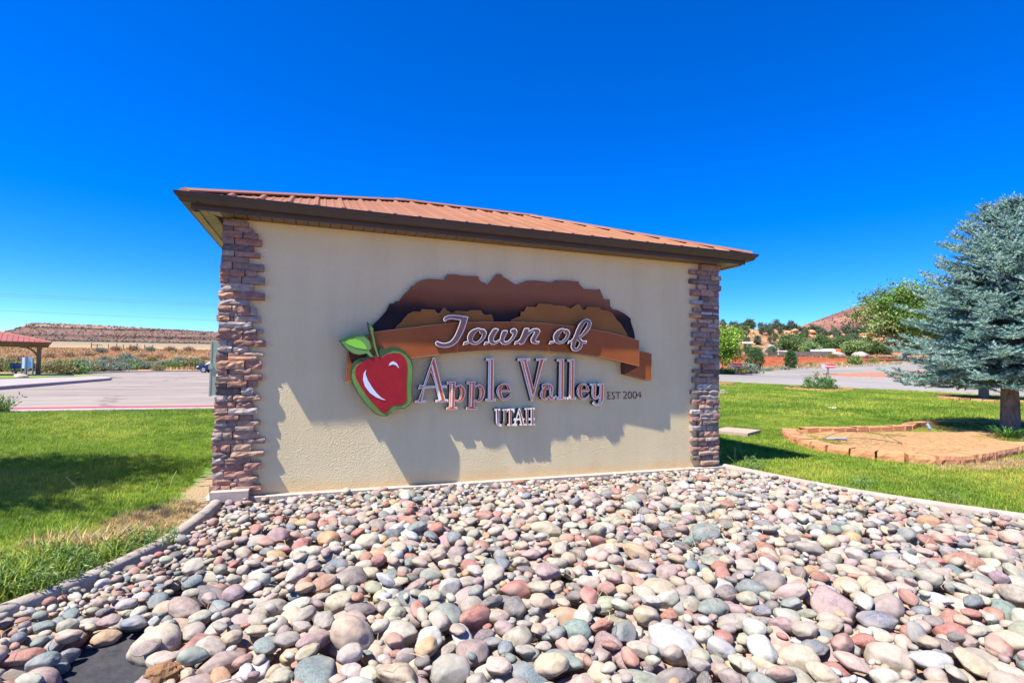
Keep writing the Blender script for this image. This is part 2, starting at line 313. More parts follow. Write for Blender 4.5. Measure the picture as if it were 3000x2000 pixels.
TOWN=[('T',[[(1.9401,1.6179),(1.9449,1.6333),(1.96,1.6479),(1.9856,1.6593),(2.0166,1.6645),(2.0504,1.6661),(2.0949,1.6644),(2.1942,1.6535),(2.1854,1.6286),(2.1756,1.5896),(2.1581,1.5375),(2.138,1.488),(2.1126,1.4411),(2.0949,1.41),(2.0694,1.3837),(2.0386,1.3626),(2.0077,1.3503),(1.9718,1.3436),(1.9307,1.3446),(1.8999,1.3513),(1.8741,1.3657),(1.8648,1.3831),(1.8696,1.3958),(1.8871,1.4089),(1.9142,1.3971),(1.9399,1.3915),(1.9707,1.3924),(2.0015,1.4021),(2.0218,1.418),(2.0421,1.4415),(2.0622,1.4778),(2.0821,1.5244),(2.0994,1.5736),(2.1104,1.6138),(2.0697,1.6197),(2.0305,1.6244),(1.9968,1.6203),(1.9763,1.6106),(1.9612,1.5947),(1.9456,1.6042)]],[]),
('o',[[(2.1502,1.4077),(2.1897,1.4153),(2.1826,1.4356),(2.1834,1.4614),(2.1961,1.4926),(2.2195,1.5192),(2.2512,1.5384),(2.2831,1.5487),(2.31,1.551),(2.3223,1.5411),(2.3399,1.5444),(2.3617,1.5374),(2.3783,1.5224),(2.3836,1.4991),(2.3778,1.4729),(2.3608,1.4412),(2.3343,1.4118),(2.305,1.3903),(2.2703,1.379),(2.2382,1.3807),(2.2127,1.3941),(2.185,1.3831),(2.1377,1.3734)],[(2.3052,1.5197),(2.3069,1.5042),(2.3165,1.4916),(2.3355,1.4897),(2.3306,1.4636),(2.3123,1.4345),(2.2858,1.413),(2.2644,1.4085),(2.2455,1.417),(2.2411,1.4375),(2.2473,1.4634),(2.2681,1.4951),(2.2918,1.5167)]],[]),
('w',[[(2.3641,1.4127),(2.4047,1.4191),(2.3975,1.4423),(2.4038,1.4712),(2.4196,1.503),(2.4435,1.5405),(2.4625,1.553),(2.4901,1.5532),(2.5124,1.5404),(2.499,1.5189),(2.4748,1.484),(2.4589,1.4521),(2.4593,1.4285),(2.4759,1.4212),(2.4978,1.4323),(2.5224,1.4475),(2.5247,1.4725),(2.5352,1.5071),(2.546,1.5285),(2.5625,1.537),(2.5904,1.538),(2.6074,1.5281),(2.6048,1.5148),(2.5885,1.4852),(2.5723,1.453),(2.5699,1.4345),(2.584,1.4217),(2.6091,1.4304),(2.6339,1.4549),(2.6531,1.4847),(2.6598,1.5035),(2.6415,1.5055),(2.63,1.5209),(2.6324,1.5396),(2.6463,1.5533),(2.6716,1.5609),(2.6943,1.5551),(2.7088,1.5371),(2.7091,1.5158),(2.6955,1.4834),(2.6734,1.4482),(2.6458,1.4183),(2.6152,1.3963),(2.5791,1.3874),(2.5456,1.3917),(2.5201,1.4199),(2.4929,1.3981),(2.4601,1.3841),(2.4326,1.3873),(2.4187,1.4),(2.3512,1.3773)]],[]),
('n',[[(2.6851,1.4274),(2.7133,1.4348),(2.7357,1.4555),(2.7523,1.488),(2.766,1.5258),(2.7798,1.5584),(2.7939,1.5683),(2.8285,1.5696),(2.843,1.5608),(2.8347,1.5363),(2.8576,1.5532),(2.8893,1.5679),(2.9242,1.5706),(2.9506,1.5621),(2.9641,1.5437),(2.9571,1.5191),(2.9342,1.4859),(2.9143,1.4503),(2.9204,1.437),(2.9554,1.438),(2.9457,1.4054),(2.8947,1.4053),(2.8655,1.4166),(2.8536,1.4377),(2.8561,1.4619),(2.8759,1.4948),(2.8957,1.5277),(2.8841,1.53),(2.8582,1.513),(2.827,1.4797),(2.8045,1.4443),(2.7878,1.4144),(2.7623,1.3963),(2.7367,1.3956),(2.7279,1.4087),(2.7025,1.4),(2.673,1.3912)]],[]),
('o',[[(3.0712,1.4402),(3.1196,1.4475),(3.1079,1.4693),(3.1092,1.4959),(3.1217,1.5259),(3.1505,1.5566),(3.1862,1.5757),(3.2221,1.5824),(3.242,1.5719),(3.265,1.5757),(3.2916,1.5618),(3.3035,1.5383),(3.3006,1.5082),(3.2828,1.4718),(3.2535,1.4411),(3.2177,1.4193),(3.1818,1.4138),(3.1524,1.4174),(3.1328,1.4287),(3.1006,1.416),(3.0572,1.4074)],[(3.2291,1.5535),(3.2309,1.5357),(3.2426,1.5227),(3.2591,1.5233),(3.2544,1.4978),(3.2335,1.4673),(3.2042,1.4441),(3.1814,1.442),(3.1682,1.4564),(3.1711,1.4832),(3.1902,1.5194),(3.2127,1.5455)]],[]),
('f',[[(3.2847,1.451),(3.3161,1.4579),(3.3391,1.4826),(3.3553,1.5191),(3.378,1.577),(3.4075,1.6323),(3.4441,1.6701),(3.4811,1.6884),(3.5151,1.6914),(3.546,1.6775),(3.56,1.6477),(3.5535,1.6109),(3.5301,1.5705),(3.4931,1.5298),(3.4495,1.4981),(3.4261,1.4823),(3.443,1.4708),(3.4533,1.4575),(3.5058,1.4591),(3.496,1.4255),(3.4571,1.4245),(3.4507,1.3896),(3.4275,1.362),(3.3908,1.3431),(3.3541,1.3407),(3.3273,1.3551),(3.3121,1.3831),(3.3166,1.419),(3.323,1.4342),(3.3032,1.4276),(3.2736,1.4149)],[(3.399,1.4995),(3.4154,1.5332),(3.4483,1.5977),(3.4783,1.6443),(3.4985,1.6588),(3.5122,1.6487),(3.5023,1.618),(3.4723,1.5744),(3.4323,1.5217)],[(3.3877,1.4661),(3.3996,1.4484),(3.4165,1.4384),(3.4068,1.4065),(3.3837,1.3759),(3.367,1.3755),(3.3618,1.3903),(3.3698,1.4265)]],[])]
APPLE_VALLEY=[('A',[[(1.8665,1.2462),(1.8903,1.2467),(1.9625,.9772),(2.0162,.9773),(2.0168,.9518),(1.9693,.9518),(2.0025,.841),(2.0322,.8408),(2.0328,.8135),(1.9037,.8112),(1.9031,.8364),(1.9361,.8387),(1.9023,.953),(1.7969,.9495),(1.7761,.835),(1.8104,.8354),(1.811,.8104),(1.7005,.8097),(1.6999,.8328),(1.7356,.8343),(1.7735,.9502),(1.7272,.9342),(1.7457,.986),(1.7819,.9753)],[(1.852,1.1141),(1.9018,.9761),(1.8018,.9724)]],[[(1.8624,1.1865),(1.8699,1.1775),(1.9668,.8323),(1.9472,.8324),(1.8556,1.1629)]]),
('p',[[(2.0136,1.0148),(2.1034,1.0151),(2.1024,.9718),(2.1322,.9858),(2.1588,.9847),(2.1857,.9645),(2.2036,.9277),(2.2068,.9019),(2.1992,.8615),(2.1809,.8286),(2.151,.8087),(2.1208,.809),(2.098,.8202),(2.0992,.7636),(2.1255,.7633),(2.1261,.7359),(2.0121,.7365),(2.0116,.7619),(2.0394,.7626),(2.0421,.9893),(2.0141,.9893)],[(2.0974,.9408),(2.1214,.9645),(2.1384,.9609),(2.1465,.9352),(2.1498,.9022),(2.1461,.8618),(2.1372,.8363),(2.1204,.8309),(2.0983,.8421)]],[[(2.0606,.9974),(2.0737,.9974),(2.0711,.764),(2.0562,.7642)],[(2.1555,.9609),(2.1671,.9462),(2.1724,.9094),(2.1688,.8654),(2.1543,.8343),(2.1592,.8728),(2.1622,.9094),(2.1605,.9388)]]),
('p',[[(2.2153,1.0155),(2.3051,1.0158),(2.3041,.9725),(2.3339,.9865),(2.3605,.9854),(2.3874,.9652),(2.4053,.9284),(2.4085,.9026),(2.4009,.8622),(2.3826,.8293),(2.3527,.8094),(2.3225,.8097),(2.2997,.8209),(2.3009,.7643),(2.3272,.764),(2.3278,.7366),(2.2138,.7372),(2.2133,.7626),(2.2411,.7633),(2.2438,.99),(2.2158,.99)],[(2.2991,.9415),(2.3231,.9652),(2.3401,.9616),(2.3482,.9359),(2.3515,.9029),(2.3478,.8625),(2.3389,.837),(2.3221,.8316),(2.3,.8428)]],[[(2.2623,.9981),(2.2754,.9981),(2.2728,.7647),(2.2579,.7649)],[(2.3572,.9616),(2.3688,.9469),(2.3741,.9101),(2.3705,.8661),(2.356,.835),(2.3609,.8735),(2.3639,.9101),(2.3622,.9395)]]),
('l',[[(2.4113,1.2497),(2.4982,1.2513),(2.5016,.8463),(2.5273,.8462),(2.527,.818),(2.4105,.8172),(2.4111,.8433),(2.4397,.8442),(2.4393,1.225),(2.4118,1.2246)]],[[(2.4538,1.2328),(2.4668,1.233),(2.4694,.8354),(2.4544,.8355)]]),
('e',[[(2.6205,1.0005),(2.6488,.993),(2.6735,.9683),(2.6883,.9341),(2.6886,.9171),(2.586,.9109),(2.5905,.8815),(2.603,.8512),(2.6192,.8455),(2.6472,.8566),(2.6829,.8924),(2.6931,.8905),(2.6975,.8677),(2.6676,.8394),(2.6397,.8245),(2.6075,.8229),(2.5753,.8364),(2.5468,.8667),(2.5303,.9044),(2.5306,.9307),(2.5451,.9645),(2.5726,.9891),(2.5964,.9986)],[(2.5896,.9324),(2.5912,.957),(2.6048,.9778),(2.6228,.9835),(2.6391,.9721),(2.6518,.938)]],[[(2.563,.9645),(2.5546,.9231),(2.5613,.8817),(2.577,.8514),(2.5547,.8742),(2.5461,.9081),(2.5495,.9382)]]),
('V',[[(2.7556,1.256),(2.8996,1.2587),(2.9,1.2328),(2.8613,1.231),(2.9407,.951),(3.0016,1.2345),(2.9629,1.2338),(2.9633,1.2598),(3.0863,1.2621),(3.0858,1.2359),(3.0526,1.2341),(2.9323,.8161),(2.9115,.8152),(2.7869,1.2297),(2.7561,1.2292)]],[[(2.8094,1.2409),(2.8238,1.2411),(2.9293,.8739),(2.9215,.8432)]]),
('a',[[(3.0329,.984),(3.0602,.9976),(3.1028,1.0016),(3.1415,.99),(3.1611,.9685),(3.1679,.945),(3.1624,.8746),(3.1692,.8511),(3.1947,.8744),(3.2079,.8626),(3.1824,.8314),(3.1524,.8219),(3.1266,.8299),(3.1178,.8437),(3.0967,.8302),(3.067,.8227),(3.0329,.8346),(3.0135,.8638),(3.013,.8948),(3.0274,.9257),(3.0525,.9451),(3.0334,.9432)],[(3.0608,.9587),(3.0776,.9704),(3.1095,.9782),(3.1098,.9587)],[(3.0824,.9334),(3.1166,.9333),(3.1196,.8709),(3.0794,.8459),(3.0706,.8673),(3.0743,.9062)]],[[(3.1288,.9763),(3.1357,.945),(3.1384,.906),(3.1498,.8551),(3.1391,.8552),(3.1264,.906)],[(3.0486,.9218),(3.0385,.8869),(3.0454,.852),(3.0324,.8714),(3.0319,.9025)]]),
('l',[[(3.2024,1.2575),(3.2882,1.2591),(3.2891,.8542),(3.3144,.854),(3.3134,.8284),(3.2047,.8281),(3.2052,.8548),(3.2281,.8554),(3.2318,1.2316),(3.2027,1.2311)]],[[(3.2461,1.2405),(3.2587,1.2407),(3.2596,.8426),(3.2457,.8427)]]),
('l',[[(3.3255,1.257),(3.4118,1.2585),(3.4122,.8534),(3.438,.8532),(3.4369,.8286),(3.3244,.8283),(3.3249,.8548),(3.3504,.8546),(3.3554,1.2312),(3.3267,1.2308)]],[[(3.3699,1.2406),(3.3818,1.2408),(3.3805,.8417),(3.3673,.8418)]]),
('e',[[(3.5311,.9986),(3.5582,.9926),(3.5834,.9646),(3.5974,.9304),(3.5975,.9156),(3.5029,.9106),(3.5078,.8727),(3.5239,.8446),(3.5419,.8445),(3.5733,.8603),(3.5933,.8883),(3.5981,.8682),(3.5735,.8383),(3.5421,.8225),(3.5062,.8248),(3.4701,.849),(3.4451,.8889),(3.4403,.9208),(3.451,.9566),(3.473,.9845),(3.4997,.9965)],[(3.5004,.9326),(3.5068,.9646),(3.5268,.9806),(3.5449,.9746),(3.5611,.9385)]],[[(3.4754,.9646),(3.4657,.9207),(3.4706,.8809),(3.4866,.8489),(3.463,.8809),(3.4568,.9168),(3.4623,.9446)]]),
('y',[[(3.5989,.9975),(3.6801,.9977),(3.6755,.8637),(3.6916,.8555),(3.7166,.8837),(3.7226,.9727),(3.6927,.9735),(3.6924,.9989),(3.7778,.9991),(3.7748,.8226),(3.7521,.7823),(3.7201,.7584),(3.6835,.7528),(3.6514,.7653),(3.6308,.7836),(3.651,.8095),(3.6786,.7831),(3.7062,.7788),(3.7193,.8432),(3.6919,.8253),(3.6553,.8296),(3.6277,.856),(3.6205,.8882),(3.6242,.9726),(3.5992,.9746)]],[[(3.734,.9848),(3.7455,.9849),(3.7423,.8431),(3.7327,.7906),(3.7263,.7907),(3.7331,.8431)],[(3.6354,.9847),(3.6468,.9847),(3.6457,.8719),(3.6597,.8437),(3.6436,.8599),(3.6341,.8921)]])]
UTAH=[('U',[[(2.5127,.7395),(2.5758,.7403),(2.5762,.7209),(2.5633,.72),(2.569,.5996),(2.5786,.5828),(2.5974,.5857),(2.6111,.6074),(2.6103,.7204),(2.595,.7206),(2.5948,.7339),(2.6395,.7377),(2.6398,.7221),(2.6304,.72),(2.6288,.607),(2.6163,.5808),(2.5931,.5637),(2.5697,.5588),(2.546,.5737),(2.5304,.6005),(2.5271,.7205),(2.5131,.7208)]],[[(2.5374,.7325),(2.5526,.7323),(2.5564,.5822),(2.5459,.5825)],[(2.6149,.7292),(2.6243,.729),(2.62,.7025),(2.6217,.6072),(2.6091,.5854),(2.5905,.5726),(2.5881,.5759),(2.6158,.6095),(2.6141,.7026)]]),
('T',[[(2.6442,.7398),(2.7287,.742),(2.7318,.7006),(2.7162,.7009),(2.7088,.7188),(2.698,.7212),(2.7038,.5875),(2.7147,.5795),(2.715,.5628),(2.6543,.5643),(2.654,.5821),(2.6705,.5872),(2.6695,.7194),(2.6588,.7174),(2.6519,.7042),(2.6448,.7043)]],[[(2.6799,.7326),(2.693,.7324),(2.6946,.5722),(2.6827,.5725)]]),
('A',[[(2.7755,.7424),(2.7899,.7422),(2.8254,.6385),(2.8424,.6381),(2.8427,.6202),(2.833,.6181),(2.8408,.5843),(2.8494,.5796),(2.8497,.5639),(2.788,.5643),(2.7877,.5833),(2.7997,.5864),(2.7895,.6191),(2.7559,.6176),(2.7492,.5876),(2.7625,.5817),(2.7616,.5616),(2.7173,.5627),(2.717,.5828),(2.7277,.587),(2.7368,.6157),(2.72,.6161),(2.7267,.6449),(2.7459,.6401)],[(2.7752,.6887),(2.7904,.6392),(2.758,.6376)]],[[(2.777,.7245),(2.7878,.7243),(2.8277,.5756),(2.8156,.5759)]]),
('H',[[(2.8383,.7416),(2.8931,.7435),(2.8946,.7272),(2.8848,.7251),(2.8862,.6395),(2.913,.6389),(2.9105,.727),(2.897,.7295),(2.8967,.7441),(2.9568,.7444),(2.9571,.7286),(2.9436,.7254),(2.9448,.6451),(2.9572,.638),(2.9575,.6177),(2.944,.6157),(2.9445,.5841),(2.9606,.5769),(2.9596,.5634),(2.8995,.5638),(2.8993,.5806),(2.9151,.5848),(2.9146,.6163),(2.8841,.617),(2.8846,.5855),(2.8944,.5808),(2.8947,.5639),(2.8521,.5638),(2.8518,.5807),(2.8602,.5861),(2.8556,.7256),(2.8398,.728)]],[[(2.864,.7344),(2.8786,.7342),(2.8774,.5744),(2.8653,.5747)],[(2.9214,.7336),(2.9349,.7334),(2.9349,.573),(2.9239,.5733)]])]
EST=[[(3.8653,.8975),(3.8659,.8261)],[(3.8556,.8975),(3.8942,.8974),(3.8942,.8932)],[(3.8656,.8628),(3.8933,.8627)],[(3.8563,.8262),(3.896,.8259)],[(3.9486,.893),(3.934,.8993),(3.9196,.892),(3.9197,.8794),(3.9344,.8625),(3.9503,.8455),(3.9492,.8328),(3.9323,.8235),(3.9117,.831)],[(3.9608,.8971),(4.0266,.8969)],[(3.9949,.897),(3.9955,.8251)],[(4.061,.8968),(4.0806,.9041),(4.1005,.8934),(4.1031,.8764),(4.086,.8488),(4.064,.8288),(4.1109,.8284)],[(4.2856,.8325),(4.2851,.9035),(4.2452,.8585),(4.3031,.8582)],[(4.1726,.8654),(4.1709,.8511),(4.1659,.839),(4.1583,.8309),(4.1493,.8282),(4.1402,.8311),(4.1325,.8392),(4.1273,.8513),(4.1254,.8656),(4.1271,.8799),(4.1321,.892),(4.1397,.9),(4.1487,.9028),(4.1578,.9),(4.1655,.8918),(4.1707,.8797),(4.1726,.8654)],[(4.2376,.8661),(4.2359,.8517),(4.2308,.8396),(4.2231,.8315),(4.2141,.8287),(4.2049,.8316),(4.1972,.8398),(4.192,.852),(4.19,.8663),(4.1917,.8807),(4.1968,.8928),(4.2044,.9009),(4.2135,.9037),(4.2226,.9008),(4.2304,.8927),(4.2357,.8805),(4.2376,.8661)]]
STONES=[(.013,.202,2.363,2.415,'b'),(.009,.087,2.318,2.361,'d'),(.089,.239,2.318,2.361,'b'),(.011,.164,2.265,2.316,'r'),(.168,.283,2.265,2.316,'p'),(.013,.097,2.207,2.262,'p'),(.103,.317,2.207,2.262,'r'),(.017,.253,2.145,2.204,'d'),(.011,.101,2.101,2.143,'g'),(.104,.305,2.101,2.143,'r'),(.007,.213,2.047,2.098,'b'),(.005,.088,1.982,2.044,'t'),(.091,.341,1.982,2.044,'p'),(.001,.189,1.93,1.979,'r'),(.193,.284,1.93,1.979,'b'),(-.0,.064,1.864,1.927,'r'),(.067,.164,1.864,1.927,'p'),(.168,.35,1.864,1.927,'p'),(.01,.263,1.794,1.86,'g'),(-.003,.108,1.726,1.791,'o'),(.112,.355,1.726,1.791,'r'),(.003,.234,1.669,1.722,'g'),(-.003,.098,1.622,1.666,'o'),(.103,.139,1.622,1.666,'t'),(.143,.241,1.584,1.666,'r'),(.244,.29,1.589,1.658,'g'),(.001,.141,1.578,1.619,'p'),(-.01,.084,1.528,1.575,'o'),(.087,.112,1.528,1.575,'b'),(.115,.328,1.528,1.579,'l'),(.008,.265,1.47,1.525,'g'),(.007,.096,1.433,1.467,'b'),(.099,.189,1.433,1.467,'t'),(.192,.298,1.433,1.467,'p'),(.3,.352,1.433,1.467,'g'),(-.01,.189,1.375,1.43,'r'),(.191,.303,1.375,1.43,'r'),(.013,.072,1.316,1.371,'g'),(.075,.119,1.316,1.371,'p'),(.122,.375,1.316,1.371,'r'),(.005,.109,1.263,1.313,'l'),(.112,.24,1.263,1.313,'l'),(-.004,.079,1.193,1.259,'d'),(.082,.172,1.228,1.259,'t'),(.174,.359,1.228,1.259,'t'),(.083,.308,1.192,1.226,'o'),(.0,.215,1.118,1.189,'o'),(.219,.349,1.118,1.189,'r'),(.009,.079,1.074,1.119,'r'),(.082,.098,1.074,1.119,'d'),(.101,.269,1.074,1.119,'b'),(.002,.213,1.014,1.07,'t'),(.216,.358,1.014,1.07,'r'),(-.0,.081,.959,1.011,'d'),(.085,.238,.959,1.011,'r'),(.241,.322,.959,1.011,'b'),(.004,.192,.892,.956,'d'),(.196,.292,.892,.956,'g'),(.001,.088,.839,.889,'l'),(.091,.132,.839,.889,'b'),(.135,.346,.839,.889,'t'),(-.004,.155,.781,.835,'r'),(.159,.291,.781,.835,'r'),(-.008,.096,.722,.777,'b'),(.099,.333,.722,.777,'w'),(.009,.183,.669,.719,'r'),(.186,.29,.669,.719,'r'),(.005,.088,.623,.667,'l'),(.09,.172,.623,.667,'p'),(.173,.356,.623,.667,'t'),(-.001,.156,.573,.62,'p'),(.159,.308,.573,.62,'p'),(-.011,.06,.512,.57,'l'),(.063,.138,.512,.57,'p'),(.142,.346,.512,.57,'t'),(-.007,.222,.467,.509,'b'),(.224,.399,.467,.509,'p'),(-.011,.053,.402,.464,'r'),(.056,.129,.402,.464,'r'),(.132,.291,.402,.464,'t'),(.003,.128,.356,.4,'d'),(.13,.393,.356,.4,'t'),(-.004,.085,.305,.353,'l'),(.088,.287,.305,.353,'b'),(-.002,.235,.239,.302,'r'),(.237,.37,.239,.302,'r'),(.003,.084,.175,.236,'l'),(.087,.306,.175,.236,'r'),(.005,.156,.12,.173,'r'),(.16,.198,.143,.177,'l'),(.201,.357,.141,.183,'t'),(.139,.186,.107,.14,'b'),(.189,.315,.107,.14,'t'),(-.013,.063,.042,.117,'r'),(.066,.138,.042,.117,'r'),(.141,.379,.049,.105,'r'),(5.095,5.361,2.355,2.428,'b'),(4.95,5.025,2.305,2.355,'b'),(5.03,5.268,2.305,2.355,'b'),(5.272,5.35,2.305,2.355,'p'),(5.078,5.246,2.249,2.301,'p'),(5.25,5.382,2.249,2.301,'t'),(4.951,5.047,2.192,2.245,'d'),(5.053,5.365,2.192,2.245,'p'),(5.057,5.19,2.122,2.186,'t'),(5.195,5.382,2.122,2.186,'p'),(4.969,5.095,2.049,2.122,'r'),(5.099,5.283,2.049,2.122,'t'),(5.287,5.36,2.049,2.122,'r'),(5.108,5.212,1.987,2.044,'d'),(5.216,5.354,1.941,2.044,'p'),(5.125,5.212,1.94,1.981,'p'),(4.97,5.118,1.945,1.99,'s'),(5.129,5.276,1.896,1.935,'b'),(5.28,5.356,1.896,1.935,'t'),(5.003,5.118,1.86,1.903,'b'),(5.125,5.36,1.862,1.891,'d'),(5.104,5.267,1.824,1.857,'w'),(5.272,5.356,1.824,1.857,'l'),(4.962,5.095,1.784,1.829,'o'),(5.1,5.347,1.779,1.819,'d'),(5.072,5.282,1.725,1.774,'t'),(5.287,5.349,1.725,1.774,'t'),(4.989,5.197,1.672,1.722,'r'),(5.201,5.349,1.672,1.722,'g'),(5.093,5.304,1.62,1.666,'t'),(5.308,5.366,1.62,1.666,'r'),(4.989,5.24,1.552,1.62,'p'),(5.244,5.36,1.552,1.62,'b'),(5.047,5.191,1.504,1.547,'t'),(5.195,5.267,1.504,1.547,'b'),(5.272,5.356,1.504,1.547,'g'),(4.983,5.15,1.451,1.499,'r'),(5.155,5.351,1.451,1.499,'p'),(5.108,5.276,1.403,1.444,'b'),(5.28,5.355,1.403,1.444,'p'),(5.004,5.148,1.351,1.397,'r'),(5.153,5.351,1.351,1.397,'g'),(5.104,5.284,1.306,1.344,'s'),(5.289,5.351,1.306,1.344,'d'),(5.042,5.208,1.237,1.301,'p'),(5.212,5.349,1.237,1.301,'p'),(5.125,5.293,1.169,1.231,'r'),(5.297,5.36,1.169,1.231,'g'),(5.0,5.1,1.128,1.17,'r'),(5.104,5.36,1.128,1.164,'d'),(5.056,5.293,1.083,1.121,'t'),(5.297,5.355,1.083,1.121,'d'),(4.996,5.165,1.009,1.076,'p'),(5.17,5.349,1.009,1.076,'b'),(5.046,5.276,.929,1.003,'s'),(5.28,5.351,.929,1.003,'g'),(4.97,5.204,.876,.92,'p'),(5.208,5.349,.876,.92,'g'),(5.08,5.346,.816,.867,'l'),(4.984,5.17,.756,.809,'r'),(5.174,5.342,.756,.809,'b'),(5.08,5.282,.697,.751,'t'),(5.286,5.37,.697,.751,'b'),(4.964,5.134,.647,.692,'w'),(5.138,5.338,.647,.692,'g'),(5.088,5.267,.606,.644,'g'),(5.271,5.359,.574,.644,'r'),(4.964,5.08,.554,.606,'r'),(5.092,5.265,.564,.601,'g'),(5.063,5.12,.509,.557,'r'),(5.126,5.342,.509,.557,'d'),(4.97,5.103,.446,.504,'g'),(5.107,5.183,.446,.504,'g'),(5.187,5.271,.446,.504,'g'),(5.276,5.342,.446,.504,'p'),(5.074,5.136,.372,.441,'d'),(5.141,5.359,.372,.441,'o'),(4.968,5.166,.316,.361,'b'),(5.17,5.282,.316,.361,'g'),(5.286,5.352,.316,.361,'p'),(5.084,5.199,.265,.311,'t'),(5.204,5.35,.265,.311,'r'),(4.981,5.118,.205,.258,'r'),(5.122,5.218,.205,.258,'r'),(5.223,5.293,.205,.258,'l'),(5.297,5.35,.205,.258,'r'),(5.074,5.35,.158,.199,'t'),(4.985,5.118,.099,.148,'d'),(5.122,5.267,.099,.148,'p'),(5.271,5.348,.099,.148,'p'),(5.105,5.352,.04,.09,'t')]
# ------------------------------------------------------------------ the setting
CONC = M('concrete', lin(146,136,130), lin(164,155,149), scale=3., rough=.85, bump=.25, bscale=120)
KERBM = M('kerb_concrete', lin(146,136,124), lin(168,157,144), scale=9., rough=.85, bump=.3, bscale=90)
PAVE = M('pale_paving', lin(118,108,99), lin(132,122,112), scale=.6, rough=.9, bump=.2, bscale=140)
ASPH = M('weathered_asphalt', lin(124,119,112), lin(146,140,132), scale=.35, rough=.9, bump=.2, bscale=150, stretch=(1, .25, 1))
REDP = M('red_kerb_paint', lin(176,44,54), lin(190,60,68), scale=12., rough=.6)
GRAVEL = M('red_gravel', lin(140,90,68), lin(172,128,104), scale=9., rough=.95, bump=.5, bscale=14, bdist=.05)

def ground_material():
    m, t, b = new_mat('ground'); L = t.links.new; b.inputs['Roughness'].default_value = .95; b.inputs['Specular IOR Level'].default_value = .1
    g = t.nodes.new('ShaderNodeNewGeometry')
    dot = t.nodes.new('ShaderNodeVectorMath'); dot.operation = 'DOT_PRODUCT'; dot.inputs[1].default_value = (FX, FY, 0); L(g.outputs['Position'], dot.inputs[0])
    n1 = nd(t, 'TexNoise', Scale=.06, Detail=4.); L(g.outputs['Position'], n1.inputs['Vector'])
    nsc = nd(t, 'MapRange'); L(n1.outputs['Fac'], nsc.inputs[0]); nsc.inputs[3].default_value = -22; nsc.inputs[4].default_value = 22
    ad = t.nodes.new('ShaderNodeMath'); ad.operation = 'ADD'; L(dot.outputs['Value'], ad.inputs[0]); L(nsc.outputs[0], ad.inputs[1])
    def chain(stops, span):
        mr = nd(t, 'MapRange'); mr.inputs[2].default_value = span; L(ad.outputs[0], mr.inputs[0])
        return ramp(t, mr.outputs[0], [(p/span, c) for p, c in stops])
    # distances here are u + about -4.6 (the dot product starts at the origin, not the camera)
    left = chain([(0, lin(150,122,92)), (62, lin(172,142,104)), (74, lin(190,162,112)), (88, lin(190,160,108)), (99, lin(180,142,104)), (106, lin(146,104,80)), (112, lin(142,102,78)),
                  (117, lin(150,122,90)), (150, lin(178,146,110)), (230, lin(172,142,112)), (262, lin(134,128,102)), (300, lin(172,144,116)), (400, lin(148,134,108))], 420)
    right = chain([(0, lin(150,104,78)), (46, lin(172,140,92)), (57, lin(174,140,96)), (63, lin(160,96,66)), (72, lin(156,82,52)), (80, lin(158,90,60)), (86, lin(146,114,84)), (130, lin(124,110,78)), (300, lin(150,120,88))], 420)
    dv = t.nodes.new('ShaderNodeVectorMath'); dv.operation = 'DOT_PRODUCT'; dv.inputs[1].default_value = (FY, -FX, 0); L(g.outputs['Position'], dv.inputs[0])
    mv = nd(t, 'MapRange'); mv.inputs[1].default_value = -4; mv.inputs[2].default_value = 8; L(dv.outputs['Value'], mv.inputs[0])
    mix = nd(t, 'MixRGB'); L(mv.outputs[0], mix.inputs[0]); L(left.outputs[0], mix.inputs[1]); L(right.outputs[0], mix.inputs[2])
    n2 = nd(t, 'TexNoise', Scale=1.1, Detail=8., Roughness=.7); L(g.outputs['Position'], n2.inputs['Vector'])
    r2 = ramp(t, n2.outputs['Fac'], [(.32, (.45, .44, .42)), (.5, (.95, .95, .95)), (.68, (1.3, 1.26, 1.15))])
    mu = nd(t, 'MixRGB', blend_type='MULTIPLY'); mu.inputs[0].default_value = 1; L(mix.outputs[0], mu.inputs[1]); L(r2.outputs[0], mu.inputs[2])
    L(mu.outputs[0], b.inputs['Base Color'])
    n3 = nd(t, 'TexNoise', Scale=2.2, Detail=8.); L(g.outputs['Position'], n3.inputs['Vector'])
    bp = nd(t, 'Bump', Strength=.9, Distance=.5); L(n3.outputs['Fac'], bp.inputs['Height']); L(bp.outputs[0], b.inputs['Normal'])
    return m

def axis(lo, hi, step, far):
    v = [lo]
    while v[-1] < hi: v.append(v[-1]+step)
    s = step
    while v[-1] < far: s *= 1.22; v.append(v[-1]+s)
    s = step
    while v[0] > -far: s *= 1.22; v.insert(0, v[0]-s)
    return v
gx = axis(-120, 200, 3., 4000); gy = axis(-40, 180, 3., 4000)
GV = []; 
for y in gy:
    for x in gx:
        u, v = uv(x, y); z = hgt(x, y)-.17
        if u > 62: z += (noise.noise((x*.11, y*.11, 0))*.35+noise.noise((x*.31, y*.31, 4))*.2)*ss(62, 76, u)*(1 if u < 160 else .5)+.1*ss(62, 70, u)
        if x*x+y*y < 30: z = -.2
        GV.append((x, y, z))
nx = len(gx); GF = [(j*nx+i, j*nx+i+1, (j+1)*nx+i+1, (j+1)*nx+i) for j in range(len(gy)-1) for i in range(nx-1)]
obj('ground', mesh('ground', GV, GF, True), ground_material(), kind='structure')

# --- plan lines measured on site
KL = smooth_line([(.05,-.16),(.03,-.42),(-.01,-.73),(-.09,-1.1),(-.2,-1.39),(-.33,-1.66),(-.5,-1.93),(-.75,-2.25),(-1.2,-2.75),(-1.9,-3.4),(-3,-4.3)])
KR = smooth_line([(5.46,.0),(5.52,-.3),(5.6,-.79),(5.75,-1.4),(5.96,-1.88),(6.32,-2.5),(6.9,-3.4),(7.6,-4.5)])
zero = lambda x, y: 0.

